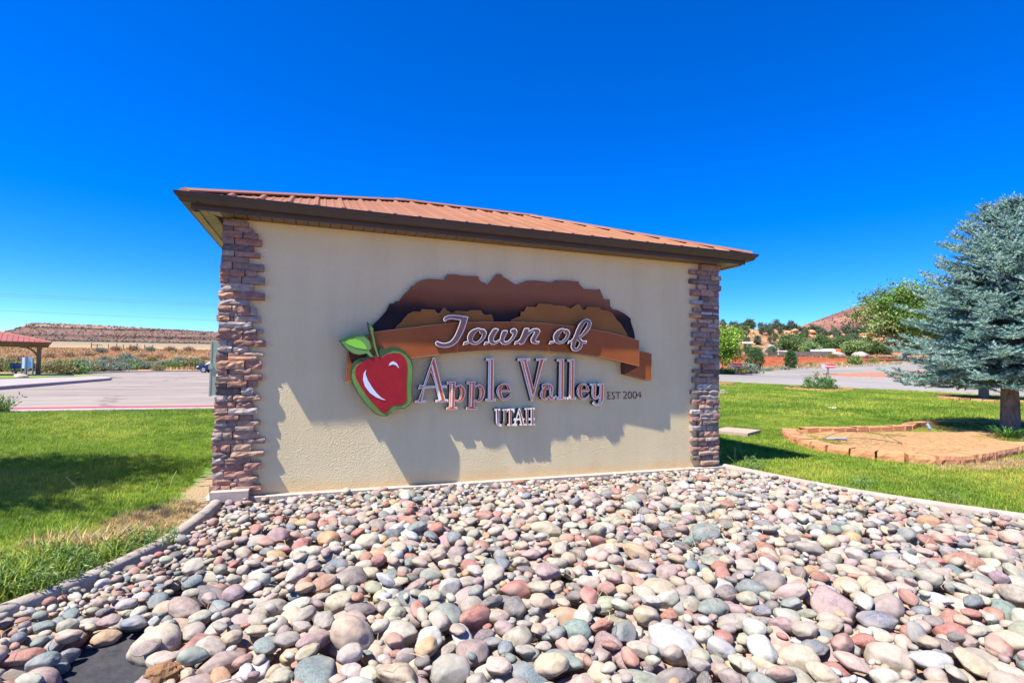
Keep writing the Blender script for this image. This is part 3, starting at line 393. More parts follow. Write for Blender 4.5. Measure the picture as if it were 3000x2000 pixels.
def grass_nodes(t, base):
    """lawn colour in world space: fresh green, yellower and worn patches; returns colour socket"""
    L = t.links.new; g = t.nodes.new('ShaderNodeNewGeometry'); P = g.outputs['Position']
    n = nd(t, 'TexNoise', Scale=.55, Detail=5., Roughness=.65); L(P, n.inputs['Vector'])
    r = ramp(t, n.outputs['Fac'], [(.33, base[0]), (.5, base[1]), (.68, base[2])])
    nb = nd(t, 'TexNoise', Scale=.16, Detail=6., Roughness=.7); L(P, nb.inputs['Vector']); mb_ = nd(t, 'MapRange'); mb_.inputs[1].default_value = .5; mb_.inputs[2].default_value = .72; mb_.inputs[3].default_value = 0; mb_.inputs[4].default_value = .75; L(nb.outputs['Fac'], mb_.inputs[0])
    rx_ = nd(t, 'MixRGB'); L(mb_.outputs[0], rx_.inputs[0]); L(r.outputs[0], rx_.inputs[1]); rx_.inputs[2].default_value = lin(172,168,84); r = rx_
    # worn, straw-coloured turf: along the kerb by the left pillar and at the building's foot
    def blob(c, s):
        sub = t.nodes.new('ShaderNodeVectorMath'); sub.operation = 'SUBTRACT'; sub.inputs[1].default_value = c; L(P, sub.inputs[0])
        sc = t.nodes.new('ShaderNodeVectorMath'); sc.operation = 'MULTIPLY'; sc.inputs[1].default_value = s; L(sub.outputs[0], sc.inputs[0])
        ln = t.nodes.new('ShaderNodeVectorMath'); ln.operation = 'LENGTH'; L(sc.outputs[0], ln.inputs[0]); return ln.outputs['Value']
    cur = None
    for c, s in (((-.28, -.62, 0), (2.6, 2.3, .1)), ((-.5, -1.0, 0), (2.4, 3.4, .1)), ((-.1, .3, 0), (4.8, .85, .1)), ((9.2, -.95, 0), (.7, 3.5, .1)), ((10.6, -1.6, 0), (1.0, 1.6, .1))):
        v = blob(c, s)
        if cur is None: cur = v
        else:
            mn = t.nodes.new('ShaderNodeMath'); mn.operation = 'MINIMUM'; L(cur, mn.inputs[0]); L(v, mn.inputs[1]); cur = mn.outputs[0]
    n2 = nd(t, 'TexNoise', Scale=4., Detail=5.); L(P, n2.inputs['Vector'])
    ad = t.nodes.new('ShaderNodeMath'); ad.operation = 'MULTIPLY_ADD'; ad.inputs[1].default_value = 1.3; L(n2.outputs['Fac'], ad.inputs[0]); L(cur, ad.inputs[2])
    mr = nd(t, 'MapRange'); mr.inputs[1].default_value = 1.25; mr.inputs[2].default_value = 1.7; mr.inputs[3].default_value = 1; mr.inputs[4].default_value = 0; L(ad.outputs[0], mr.inputs[0])
    mx = nd(t, 'MixRGB'); L(mr.outputs[0], mx.inputs[0]); L(r.outputs[0], mx.inputs[1]); mx.inputs[2].default_value = base[3]
    return mx.outputs[0]
def grass_mat(name, base, jitter):
    m, t, b = new_mat(name); L = t.links.new; b.inputs['Roughness'].default_value = .6; b.inputs['Specular IOR Level'].default_value = .25
    c = grass_nodes(t, base)
    if jitter:
        oi = t.nodes.new('ShaderNodeObjectInfo'); a = t.nodes.new('ShaderNodeAttribute'); a.attribute_name = 'col'
        mr = nd(t, 'MapRange'); mr.inputs[3].default_value = .72; mr.inputs[4].default_value = 1.3; L(oi.outputs['Random'], mr.inputs[0])
        v = t.nodes.new('ShaderNodeVectorMath'); v.operation = 'SCALE'; L(c, v.inputs[0]); L(mr.outputs[0], v.inputs['Scale'])
        v2 = t.nodes.new('ShaderNodeVectorMath'); v2.operation = 'MULTIPLY'; L(v.outputs[0], v2.inputs[0]); L(a.outputs['Color'], v2.inputs[1]); c = v2.outputs[0]
        tr = t.nodes.new('ShaderNodeBsdfTranslucent'); L(c, tr.inputs[0]); ms = t.nodes.new('ShaderNodeMixShader'); ms.inputs[0].default_value = .35
        out = [n for n in t.nodes if n.type == 'OUTPUT_MATERIAL'][0]; L(b.outputs[0], ms.inputs[1]); L(tr.outputs[0], ms.inputs[2]); L(ms.outputs[0], out.inputs[0])
    else:
        g = t.nodes.new('ShaderNodeNewGeometry'); n3 = nd(t, 'TexNoise', Scale=45., Detail=6.); L(g.outputs['Position'], n3.inputs['Vector'])
        bp = nd(t, 'Bump', Strength=.8, Distance=.04); L(n3.outputs['Fac'], bp.inputs['Height']); L(bp.outputs[0], b.inputs['Normal'])
    L(c, b.inputs['Base Color']); return m
GBASE = (lin(90,124,42), lin(118,148,54), lin(158,170,78), lin(170,156,118))
TURF = grass_mat('turf', (lin(76,112,30), lin(104,134,40), lin(142,156,56), lin(158,136,100)), False)
BLADE = grass_mat('grass_blade', GBASE, True)

lawn_left_poly = [(p[0]-.06, p[1]) for p in KL]+[(-9, -4.3), (-14, 2), (-14, 8.25), (-8, 8.7), (-1.5, 9.03), (3, 9.25), (3, 3.7), (-.02, 3.6), (-.02, .02)]
lawn_left = drape('lawn', lawn_left_poly, TURF, 0, 1., zero, kind='structure')
def hr(x, y): return hgt(x, y) if x > 12 else hgt(x, y)*ss(5, 12, x)
lawn_right_poly = [(5.42, .0)]+[(p[0]+.06, p[1]) for p in KR[1:]]+[(14, -6), (30, -2), (28.6, 4), (27.23, 8.32), (26.53, 11.25), (24.92, 13.88), (24.4, 16.24), (22.91, 19.79), (20.5, 25), (9, 25), (5.42, 9)]
lawn_right = drape('lawn', lawn_right_poly, TURF, 0, 1.5, hr, kind='structure')

# grass blades on both lawns (uncountable: one object, instanced by geometry nodes)
def blade_clump(n, r, hmin, hmax, w, lean):
    V = []; F = []; Cc = []
    for i in range(n):
        a = random.random()*6.283; q = r*math.sqrt(random.random()); x, y = q*math.cos(a), q*math.sin(a); hh = random.uniform(hmin, hmax)
        d = random.random()*6.283; dx, dy = math.cos(d), math.sin(d); l = lean*hh*random.uniform(.3, 1.2); px, py = -dy*w/2, dx*w/2
        k = len(V)
        V += [(x-px, y-py, -.006), (x+px, y+py, -.006), (x+dx*l*.4+px*.7, y+dy*l*.4+py*.7, hh*.6), (x+dx*l*.4-px*.7, y+dy*l*.4-py*.7, hh*.6), (x+dx*l, y+dy*l, hh)]
        F += [(k, k+1, k+2, k+3), (k+3, k+2, k+4)]
        t = random.choice(((.85, 1, .8), (1, 1, 1), (1.25, 1.12, .9), (1.5, 1.2, .95)) if random.random() < .9 else ((2., 1.45, 1.3),)); Cc += [t]*5
    me = mesh('grass_tuft', V, F); setcol(me, Cc); me.materials.append(BLADE); return me
tufts = [bpy.data.objects.new('grass_tuft', blade_clump(26, .05, .022, .055, .0042, .8)) for _ in range(4)]   # unlinked prototypes
tuft_coll = bpy.data.collections.new('grass_tuft_kinds')
for o in tufts: tuft_coll.objects.link(o)
def grass_object(name, poly, density, zf, scale, step=1., **props):
    o = drape(name, poly, TURF, .001, step, zf, **props)
    ng = bpy.data.node_groups.new(name, 'GeometryNodeTree')
    ng.interface.new_socket('Geometry', in_out='INPUT', socket_type='NodeSocketGeometry'); ng.interface.new_socket('Geometry', in_out='OUTPUT', socket_type='NodeSocketGeometry')
    N = ng.nodes.new; L = ng.links.new
    gi, go = N('NodeGroupInput'), N('NodeGroupOutput')
    dp = N('GeometryNodeDistributePointsOnFaces'); dp.inputs['Density'].default_value = density; dp.inputs['Seed'].default_value = 3
    ci = N('GeometryNodeCollectionInfo'); ci.inputs['Collection'].default_value = tuft_coll; ci.inputs['Separate Children'].default_value = True; ci.inputs['Reset Children'].default_value = True
    ip = N('GeometryNodeInstanceOnPoints'); ip.inputs['Pick Instance'].default_value = True
    rv = N('FunctionNodeRandomValue'); rv.data_type = 'FLOAT_VECTOR'; rv.inputs[0].default_value = (-.18, -.18, 0); rv.inputs[1].default_value = (.18, .18, 6.28)
    rs = N('FunctionNodeRandomValue'); rs.data_type = 'FLOAT'; rs.inputs[2].default_value = scale*.65; rs.inputs[3].default_value = scale*1.3
    L(gi.outputs[0], dp.inputs['Mesh']); L(dp.outputs['Points'], ip.inputs['Points']); L(ci.outputs[0], ip.inputs['Instance'])
    L(rv.outputs[0], ip.inputs['Rotation']); L(rs.outputs[1], ip.inputs['Scale']); L(ip.outputs[0], go.inputs[0])
    o.modifiers.new('grass', 'NODES').node_group = ng
    return o
near_left = [(p[0]-.1, p[1]) for p in KL]+[(-4.2, -4.3), (-5.5, 1), (-5.5, 4.2), (-.02, 4.2), (-.02, 3.6), (-.3, 3.6), (-.3, .02)]
far_left = [(-5.5, 4.2), (-5.5, 1), (-13.5, 2), (-13.5, 8.2), (-8, 8.6), (-1.5, 8.95), (.5, 9.05), (.5, 4.2)]
grass_object('lawn_grass', near_left, 700, zero, .82, label='green turf on the left of the sign building', category='grass', kind='stuff')
grass_object('lawn_grass', far_left, 260, zero, 1.25, label='far part of the green turf towards the red kerb', category='grass', kind='stuff')
near_right = [(5.5, .05)]+[(p[0]+.1, p[1]) for p in KR[1:-3]]+[(11.5, -3.4), (13.5, 3.5), (9.5, 6), (5.6, 6)]
far_right = [(5.6, 6), (9.5, 6), (13.5, 3.5), (11.5, -3.4), (17, -4), (29.5, -1.5), (28.4, 4), (27.0, 8.3), (26.3, 11.2), (24.7, 13.8), (24.2, 16.1), (22.7, 19.6), (20, 24), (12, 24)]
grass_object('lawn_grass', near_right, 480, hr, .9, label='green turf on the right of the stone pillar', category='grass', kind='stuff')
grass_object('lawn_grass', far_right, 85, hr, 1.8, 1.5, label='far part of the right turf reaching to the road', category='grass', kind='stuff')

tall = [(p[0]-.1, p[1]) for p in KL[14:]]+[(-3.4, -4.0), (-1.9, -2.7), (-1.15, -1.75), (-.75, -1.3), (-.4, -1.05)]
grass_object('tall_grass', tall, 260, zero, 2.3, label='longer uncut grass along the left kerb', category='grass', kind='stuff')
# --- kerbs, lot, roads
prof = [(-.045, -.12), (-.045, .012), (-.033, .026), (-.008, .034), (.016, .031), (.036, .02), (.045, .0), (.045, -.12)]
k = MB(); kerb_strip(k, KL, prof); k.build('kerb', KERBM, smooth=True, kind='structure')
k = MB(); kerb_strip(k, KR, prof); k.build('kerb', KERBM, smooth=True, kind='structure')
redline = [(-16, 8.05), (-8, 8.72), (-4.6, 9.06), (-1.5, 9.06), (4, 9.4)]
k = MB(); kerb_strip(k, redline, [(.0, -.2), (.0, .03), (-.48, .035), (-.5, .02), (-.5, -.2)]); k.build('kerb', CONC, kind='structure')
k = MB(); kerb_strip(k, redline, [(-.498, .039), (-.86, .036), (-.92, .015), (-.96, -.2)]); k.build('red_kerb_edge', REDP, kind='structure')
def paving():
    m, t, b = new_mat('parking_concrete'); L = t.links.new; b.inputs['Roughness'].default_value = .9; g = t.nodes.new('ShaderNodeNewGeometry'); P = g.outputs['Position']
    n = nd(t, 'TexNoise', Scale=.22, Detail=8., Roughness=.7); L(P, n.inputs['Vector']); r = ramp(t, n.outputs['Fac'], [(.3, lin(124,113,102)), (.5, lin(139,127,114)), (.7, lin(150,138,125))])
    mp = t.nodes.new('ShaderNodeMapping'); mp.inputs['Scale'].default_value = (.1, 1.1, 1); mp.inputs['Rotation'].default_value = (0, 0, .35); L(P, mp.inputs[0])
    n2 = nd(t, 'TexNoise', Scale=1., Detail=6.); L(mp.outputs[0], n2.inputs['Vector']); r2 = ramp(t, n2.outputs['Fac'], [(.36, (.84, .83, .83)), (.5, (1, 1, 1)), (.66, (1.08, 1.07, 1.05))])   # tyre scuffs
    v = nd(t, 'TexVoronoi', Scale=.13, feature='DISTANCE_TO_EDGE'); n3 = nd(t, 'TexNoise', Scale=.9, Detail=5.); L(P, n3.inputs['Vector'])
    ad = t.nodes.new('ShaderNodeVectorMath'); ad.operation = 'MULTIPLY_ADD'; ad.inputs[1].default_value = (1.6, 1.6, 0); L(n3.outputs['Color'], ad.inputs[0]); L(P, ad.inputs[2]); L(ad.outputs[0], v.inputs['Vector'])
    r3 = ramp(t, v.outputs['Distance'], [(0, (.55, .53, .52)), (.008, (.6, .58, .56)), (.016, (1, 1, 1))])   # sealed cracks
    m1 = nd(t, 'MixRGB', blend_type='MULTIPLY'); m1.inputs[0].default_value = 1; L(r.outputs[0], m1.inputs[1]); L(r2.outputs[0], m1.inputs[2])
    m2 = nd(t, 'MixRGB', blend_type='MULTIPLY'); m2.inputs[0].default_value = .7; L(m1.outputs[0], m2.inputs[1]); L(r3.outputs[0], m2.inputs[2]); L(m2.outputs[0], b.inputs['Base Color']); return m
PAVE = paving()
lot = drape('parking_lot', [(-40, 8), (-16, 8.8), (-8, 9.5), (-1.5, 9.9), (6, 10.2), (12, 30), (4, 85), (-11.3, 72.5), (-17.06, 66.7), (-19.55, 61.9), (-19.4, 50.8), (-28, 44), (-50, 30)], PAVE, .012, 3., hgt, kind='structure')
fk = smooth_line([(-26, 45.5), (-21, 49.5), (-19.6, 56), (-19.2, 61.9), (-17.06, 66.7), (-11.3, 72.5), (-4, 79), (3, 84)], 1)
k = MB(); kerb_strip(k, fk, [(.1, -.1), (.08, .12), (-.15, .14), (-.15, -.1)], hgt); k.build('kerb', CONC, kind='structure')
walk = [(-11.3, 18), (-11.79, 23.33), (-12.25, 29.5), (-12.7, 36), (-12.75, 38.6), (-13.2, 40.6), (-14.6, 43.2), (-16.63, 40.6), (-17.3, 35.7), (-18.5, 28), (-19.5, 18)]
drape('walkway', walk, CONC, .16, 3., hgt, kind='structure')
k = MB(); kerb_strip(k, walk[:8], [(-.05, .158), (.0, .17), (.06, .16), (.09, -.05)], hgt); k.build('kerb', M('walk_kerb', lin(150,130,124), lin(172,152,146), scale=4.), kind='structure')
lawn_far = drape('lawn', [(-17.2, 35.6), (-16.5, 40.4), (-14.9, 43.0), (-13.6, 44.6), (-17, 46.5), (-22, 47), (-34, 44), (-34, 30), (-18.4, 28)], TURF, .19, 3., hgt, kind='structure')
near_road = [(23.1, 19.9), (24.6, 16.3), (25.1, 13.9), (26.7, 11.3), (27.4, 8.35), (29, 3), (33, -6), (46, -6), (41, 6), (38.35, 14.58), (38.72, 19.03), (38.87, 23.51), (38.48, 26.52), (37.11, 27.13), (38.3, 27.9), (36.5, 37), (33, 52), (12, 60), (10, 44), (19, 27)]
drape('road', near_road, ASPH, .03, 3., hgt, kind='structure')
far_road = [(37.0, 27.2), (38.26, 27.9), (40.94, 28.2), (43.71, 27.6), (46.97, 25.1), (50.93, 23.7), (60, 19), (78, 10), (96, 26), (89.3, 45.6), (75, 39), (61.47, 34.92), (49.94, 38.32), (38.55, 37.5), (33, 40)]
drape('road', far_road, ASPH, .036, 3., hgt, kind='structure')
island = [(37.5, 27.3), (38.26, 27.75), (40.94, 28.05), (43.71, 27.45), (46.97, 24.9), (50.93, 23.5), (60, 18.8), (78, 9.6), (60, -3), (41.2, 6), (38.55, 14.58), (38.9, 19.03), (39.0, 23.5), (38.6, 26.4)]
drape('traffic_island', island, GRAVEL, .1, 3., hgt, kind='structure')
for line in ([(20, 25.4), (22.75, 19.75), (24.25, 16.2), (24.78, 13.85), (26.4, 11.2), (27.1, 8.3), (28.7, 3), (32.6, -6)],
             [(37.3, 27.2), (38.26, 27.82), (40.94, 28.13), (43.71, 27.52), (46.97, 24.99), (50.93, 23.58), (60, 18.9), (78, 9.8)],
             [(37.3, 27.2), (38.48, 26.5), (38.87, 23.5), (38.72, 19.03), (38.35, 14.58), (41, 6)],
             [(26, 58), (33.2, 44), (38.5, 37.7), (44, 38.0), (49.94, 38.5), (56, 37), (61.47, 35.1), (75, 39.2), (89, 45.8)]):
    k = MB(); kerb_strip(k, smooth_line(line, 1), [(-.25, -.1), (-.22, .12), (.2, .13), (.24, -.1)], hgt); k.build('kerb', CONC, kind='structure')
drape('path', [(12.8, 9.2), (14.57, 10.37), (15.03, 10.63), (16.12, 11.54), (16.92, 12.63), (17.29, 13.45), (17.2, 15.5), (15, 17), (11, 14)], CONC, .05, 2., hr, kind='structure')

# --- mesa on the left, red mountain on the right, rocky ridge
def landform(name, u0, vs, top, prof, mat, nz, seed, depth=1.):
    """prof: [(du, fraction of height, roughness)] from foot to top; top(v): crest height; foot on the ground"""
    V = []; n = len(prof)
    for v in vs:
        sh = noise.noise((v*.012, seed, 0))*24*depth+noise.noise((v*.05, seed, 3))*8*depth+noise.noise((v*.16, seed, 6))*3*depth
        x0, y0 = xy(u0, v); zb = hgt(x0, y0)-1.5; zt = top(v)
        for du, f, rg in prof:
            jit = noise.noise((v*.09, du*.1, seed))*rg*nz+noise.noise((v*.35, du*.3, seed+2))*rg*nz*.6
            x, y = xy(u0+du*depth+sh*min(1, f*1.3+.1)+jit, v)
            z = zb+(zt-zb)*f+noise.noise((v*.14, du*.21, seed+5))*rg*nz*.3*(0 if f == 0 else 1)
            V.append((x, y, z))
    F = [(i*n+k, (i+1)*n+k, (i+1)*n+k+1, i*n+k+1) for i in range(len(vs)-1) for k in range(n-1)]
    o = obj(name, mesh(name, V, F, False), mat, kind='structure'); return o, np.array(V).reshape(len(vs), n, 3)
def rock_mat(name, bands, noise_c, zlo, zhi, spots):
    m, t, b = new_mat(name); L = t.links.new; b.inputs['Roughness'].default_value = .95; b.inputs['Specular IOR Level'].default_value = .1
    g = t.nodes.new('ShaderNodeNewGeometry'); sp = t.nodes.new('ShaderNodeSeparateXYZ'); L(g.outputs['Position'], sp.inputs[0])
    n = nd(t, 'TexNoise', Scale=.05*spots, Detail=6., Roughness=.7); L(g.outputs['Position'], n.inputs['Vector'])
    ma = t.nodes.new('ShaderNodeMath'); ma.operation = 'MULTIPLY_ADD'; ma.inputs[1].default_value = (zhi-zlo)*.18; L(n.outputs['Fac'], ma.inputs[0]); L(sp.outputs['Z'], ma.inputs[2])
    mr = nd(t, 'MapRange'); mr.inputs[1].default_value = zlo; mr.inputs[2].default_value = zhi; L(ma.outputs[0], mr.inputs[0])
    r = ramp(t, mr.outputs[0], bands)
    n2 = nd(t, 'TexNoise', Scale=.22*spots, Detail=8., Roughness=.75); L(g.outputs['Position'], n2.inputs['Vector'])
    r2 = ramp(t, n2.outputs['Fac'], noise_c); mu = nd(t, 'MixRGB', blend_type='MULTIPLY'); mu.inputs[0].default_value = 1
    L(r.outputs[0], mu.inputs[1]); L(r2.outputs[0], mu.inputs[2]); L(mu.outputs[0], b.inputs['Base Color'])
    mp = t.nodes.new('ShaderNodeMapping'); mp.inputs['Scale'].default_value = (.012*spots, .012*spots, .42*spots**.5); L(g.outputs['Position'], mp.inputs[0])
    n5 = nd(t, 'TexNoise', Scale=1., Detail=5., Roughness=.7); L(mp.outputs[0], n5.inputs['Vector']); r5 = ramp(t, n5.outputs['Fac'], [(.34, (.62, .58, .6)), (.5, (1, 1, 1)), (.64, (1.18, 1.15, 1.1))])   # rock strata
    m5 = nd(t, 'MixRGB', blend_type='MULTIPLY'); m5.inputs[0].default_value = .85; L(mu.outputs[0], m5.inputs[1]); L(r5.outputs[0], m5.inputs[2]); L(m5.outputs[0], b.inputs['Base Color'])
    bp = nd(t, 'Bump', Strength=1., Distance=2.5/spots); L(n2.outputs['Fac'], bp.inputs['Height']); L(bp.outputs[0], b.inputs['Normal'])
    return m
NC = [(.3, (.55, .53, .55)), (.5, (1, 1, 1)), (.7, (1.35, 1.3, 1.2))]
mesa_mat = rock_mat('mesa_rock', [(0, lin(112,100,86)), (.2, lin(124,100,90)), (.42, lin(98,74,70)), (.5, lin(128,104,94)), (.72, lin(124,98,88)), (.78, lin(74,56,55)), (.87, lin(160,136,114)), (.95, lin(140,112,96)), (1, lin(118,104,86))], NC, 26, 66, 1.)
mesa_top = lambda v: interp(v, [(-1500, 18), (-1010, 36), (-925, 52), (-905, 61), (-885, 63.5), (-780, 61.5), (-553, 51.5), (-300, 44), (0, 36), (400, 30)])
mesa_prof = [(-30, 0, 0), (-6, .06, 4), (10, .16, 6), (22, .27, 7), (32, .36, 6), (35, .46, 5), (46, .52, 7), (58, .6, 7), (70, .7, 7), (78, .77, 5), (81, .9, 4), (84, .97, 3), (96, 1., 3), (200, 1.02, 2), (420, .9, 0)]
mesa, MVv = landform('mesa', 905, [v for v in np.arange(-1400, 400, 5.)], mesa_top, mesa_prof, mesa_mat, .5, 1.3, .9)
mtn_mat = rock_mat('red_mountain_rock', [(0, lin(116,102,90)), (.25, lin(130,106,94)), (.45, lin(138,102,90)), (.58, lin(152,110,94)), (.7, lin(118,82,74)), (.8, lin(146,104,88)), (1, lin(118,100,86))], NC, 18, 118, 1.4)
mtn_top = lambda v: interp(v, [(250, 18), (330, 25), (376, 36), (398, 45), (414, 50), (424, 57), (430, 66), (437, 70.5), (451, 73.5), (467, 81), (480, 88), (534, 101), (588, 112), (740, 128), (900, 138), (1300, 120)])
mtn_prof = [(-40, 0, 0), (0, .12, 5), (30, .28, 7), (50, .42, 7), (68, .54, 7), (78, .6, 6), (81, .74, 5), (83, .86, 4), (92, .92, 3), (106, 1., 2), (200, .99, 3), (500, .7, 0)]
mtn, TV = landform('mountain', 640, [v for v in np.arange(240, 1250, 5.)], mtn_top, mtn_prof, mtn_mat, .5, 7.7, .6)
ridge_mat = rock_mat('ridge_rock', [(0, lin(146,110,80)), (.3, lin(164,128,96)), (.6, lin(172,134,100)), (.85, lin(178,140,102)), (1, lin(170,136,100))], [(.34, (.35, .33, .32)), (.5, (.95, .95, .95)), (.64, (1.3, 1.26, 1.18))], 3, 16, 4.)
ridge_top = lambda v: interp(v, [(20, 15), (72, 15.4), (88, 14.6), (110, 12.9), (140, 12.2), (200, 13.5), (330, 16)])
ridge_prof = [(-12, 0, 0), (4, .12, 2.5), (12, .28, 3.5), (16, .4, 4), (17.5, .5, 3), (25, .56, 3.5), (29, .66, 3.5), (30.5, .76, 2.5), (37, .81, 3), (41, .88, 2.5), (42, .97, 2), (50, 1., 1.5), (75, 1.03, 1), (120, .9, 0)]
ridge, RV = landform('ridge', 138, [v for v in np.arange(20, 330, 1.2)], ridge_top, ridge_prof, ridge_mat, .42, 3.1, 1.)

# scrub dotting the far slopes: too many and too small to count
def scrub(name, grid, n, size, pal, lo, hi, **props):
    a, b = grid.shape[:2]; i = rng.integers(0, a-1, n); kf = lo+(hi-lo)*rng.random(n)*.999; kk = kf.astype(int); fr = (kf-kk)[:, None]; fi = rng.random((n, 1))
    P = (grid[i, kk]*(1-fr)+grid[i, kk+1]*fr)*(1-fi)+(grid[i+1, kk]*(1-fr)+grid[i+1, kk+1]*fr)*fi
    s = size*(.5+rng.random((n, 1, 1)))
    o8 = np.array([(1,0,.3),(0,1,.3),(-1,0,.3),(0,-1,.3),(0,0,1.2),(0,0,-.3)])
    V = P[:, None, :]+o8[None]*s*(.75+.5*rng.random((n, 6, 1)))
    f = np.array([(0,1,4),(1,2,4),(2,3,4),(3,0,4),(1,0,5),(2,1,5),(3,2,5),(0,3,5)])
    F = (np.arange(n)[:, None, None]*6+f[None]).reshape(-1, 3)
    me = mesh(name, V.reshape(-1, 3), F); setcol(me, leaf_cols(n, pal, 6)); return obj(name, me, SCRUB, kind='stuff', **props)
SCRUB = attr_mat('scrub_leaf', .9, .1, namp=.25, nscale=1.5, bump=0)
JP = [lin(70,78,62), lin(80,88,70), lin(62,70,60), lin(90,94,76)]
scrub('mesa_scrub', MVv, 6500, 1.0, JP, .3, 13.2, label='dark scrub dotted over the long flat mesa', category='scrub')
scrub('mesa_scrub', MVv, 3200, 1.5, JP, .0, 1.6, label='dark line of bushes along the foot of the mesa', category='scrub')
scrub('mountain_scrub', TV, 9000, 1.0, JP, .3, 10.5, label='dark scrub dotted over the red mountain', category='scrub')
# ------------------------------------------------------------------ the sign building
W, D, H = 5.41, 3.6, 2.44
OV, GO, ZG = .209, .112, 2.551
def stucco():
    m, t, b = new_mat('stucco'); L = t.links.new; b.inputs['Roughness'].default_value = .92; b.inputs['Specular IOR Level'].default_value = .15
    tc = t.nodes.new('ShaderNodeTexCoord'); P = tc.outputs['Object']
    n = nd(t, 'TexNoise', Scale=1.3, Detail=6., Roughness=.6); L(P, n.inputs['Vector'])
    r = ramp(t, n.outputs['Fac'], [(.3, lin(225,205,154)), (.7, lin(232,214,165))])
    sp = t.nodes.new('ShaderNodeSeparateXYZ'); L(P, sp.inputs[0])
    n4 = nd(t, 'TexNoise', Scale=5., Detail=4.); L(P, n4.inputs['Vector'])
    ma = t.nodes.new('ShaderNodeMath'); ma.operation = 'MULTIPLY_ADD'; ma.inputs[1].default_value = -.16; L(n4.outputs['Fac'], ma.inputs[0]); L(sp.outputs['Z'], ma.inputs[2])
    mr = nd(t, 'MapRange'); mr.inputs[1].default_value = -.06; mr.inputs[2].default_value = .07; mr.inputs[3].default_value = .5; mr.inputs[4].default_value = 0; L(ma.outputs[0], mr.inputs[0])
    mx = nd(t, 'MixRGB'); L(mr.outputs[0], mx.inputs[0]); L(r.outputs[0], mx.inputs[1]); mx.inputs[2].default_value = lin(206,160,106)   # red dust splashed up the foot of the wall
    mp = t.nodes.new('ShaderNodeMapping'); mp.inputs['Scale'].default_value = (2.6, 1, .22); L(P, mp.inputs[0]); n7 = nd(t, 'TexNoise', Scale=1.6, Detail=7., Roughness=.65); L(mp.outputs[0], n7.inputs['Vector'])
    r7 = ramp(t, n7.outputs['Fac'], [(.3, (.945, .935, .925)), (.5, (1, 1, 1)), (.7, (1.03, 1.03, 1.03))]); m7 = nd(t, 'MixRGB', blend_type='MULTIPLY'); m7.inputs[0].default_value = 1; L(mx.outputs[0], m7.inputs[1]); L(r7.outputs[0], m7.inputs[2])   # faint rain streaks
    L(m7.outputs[0], b.inputs['Base Color'])
    v = nd(t, 'TexVoronoi', Scale=95.); L(P, v.inputs['Vector'])
    n2 = nd(t, 'TexNoise', Scale=140., Detail=3.); L(P, n2.inputs['Vector'])
    ad = t.nodes.new('ShaderNodeMath'); ad.operation = 'ADD'; L(v.outputs['Distance'], ad.inputs[0]); L(n2.outputs['Fac'], ad.inputs[1])
    bp = nd(t, 'Bump', Strength=.5, Distance=.005); L(ad.outputs[0], bp.inputs['Height']); L(bp.outputs[0], b.inputs['Normal'])
    return m
STUCCO = stucco()
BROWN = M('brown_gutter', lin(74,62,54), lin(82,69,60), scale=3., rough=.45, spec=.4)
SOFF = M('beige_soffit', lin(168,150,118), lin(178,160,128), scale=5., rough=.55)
ROOFM = M('red_roof_metal', lin(142,94,62), lin(152,106,74), scale=1.5, rough=.55, spec=.25)
ROOFC = M('red_roof_trim', lin(136,90,64), lin(146,100,74), scale=2., rough=.55, spec=.25)
B = thing('sign_building', 'stucco sign building with stone corner pillars and a red metal hip roof', 'building')
MB().box((.05, 0, -.15), (W-.05, D, H)).build('wall', STUCCO, B)
ft = MB(); ft.box((-.04, -.085, -.2), (W+.05, 0, .012)); ft.box((-.06, 0, -.2), (0, D, .01)); ft.box((W, 0, -.2), (W+.06, D, .01)); ft.build('footing', M('footing_concrete', lin(170,156,140), lin(188,176,160), scale=6., rough=.9, bump=.3), B)

# stone veneer, each stone its own piece
STONE = attr_mat('ledge_stone', .88, .2, source='object', nscale=26., namp=.26, bump=.55, bscale=55., bdist=.008)
SC = dict(t=(172,142,116), b=(146,116,100), r=(150,108,92), p=(134,116,104), d=(104,90,82), g=(158,146,134), l=(170,156,140), o=(186,140,108), w=(182,172,158), s=(148,148,150))
def stone_mesh(x0, x1, z0, z1, dep, seed, rough):
    nxs = max(2, min(6, int((x1-x0)/.04)+1)); nzs = 3
    V = []; F = []
    cx, cz = (x0+x1)/2, (z0+z1)/2
    def j(a, b, s): return noise.noise((a*21+seed, b*29, s))
    for iz in range(nzs+1):
        for ix in range(nxs+1):
            x = x0+(x1-x0)*ix/nxs; z = z0+(z1-z0)*iz/nzs
            edge = (ix in (0, nxs))+(iz in (0, nzs))
            y = -dep+j(x, z, 1)*rough*1.1+j(x*2.3, z*2.3, 5)*rough*.7
            if edge: y += .003+.003*edge; x += (cx-x)*.012*edge+j(x, z, 9)*.004; z += j(z, x, 3)*.0035
            V.append((x-cx, y, z-cz))
    n = nxs+1
    for iz in range(nzs):
        for ix in range(nxs): a = iz*n+ix; F.append((a, a+1, a+n+1, a+n))
    ring = [i for i in range(n)]+[iz*n+nxs for iz in range(1, nzs+1)]+[nzs*n+i for i in range(nxs-1, -1, -1)]+[iz*n for iz in range(nzs-1, 0, -1)]
    b0 = len(V)
    for i in ring: V.append((V[i][0], .0, V[i][2]))
    for k in range(len(ring)):
        q = (k+1) % len(ring); F.append((ring[q], ring[k], b0+k, b0+q))
    me = mesh('veneer_stone', V, F); me.materials.append(STONE); return me, (cx, 0, cz)
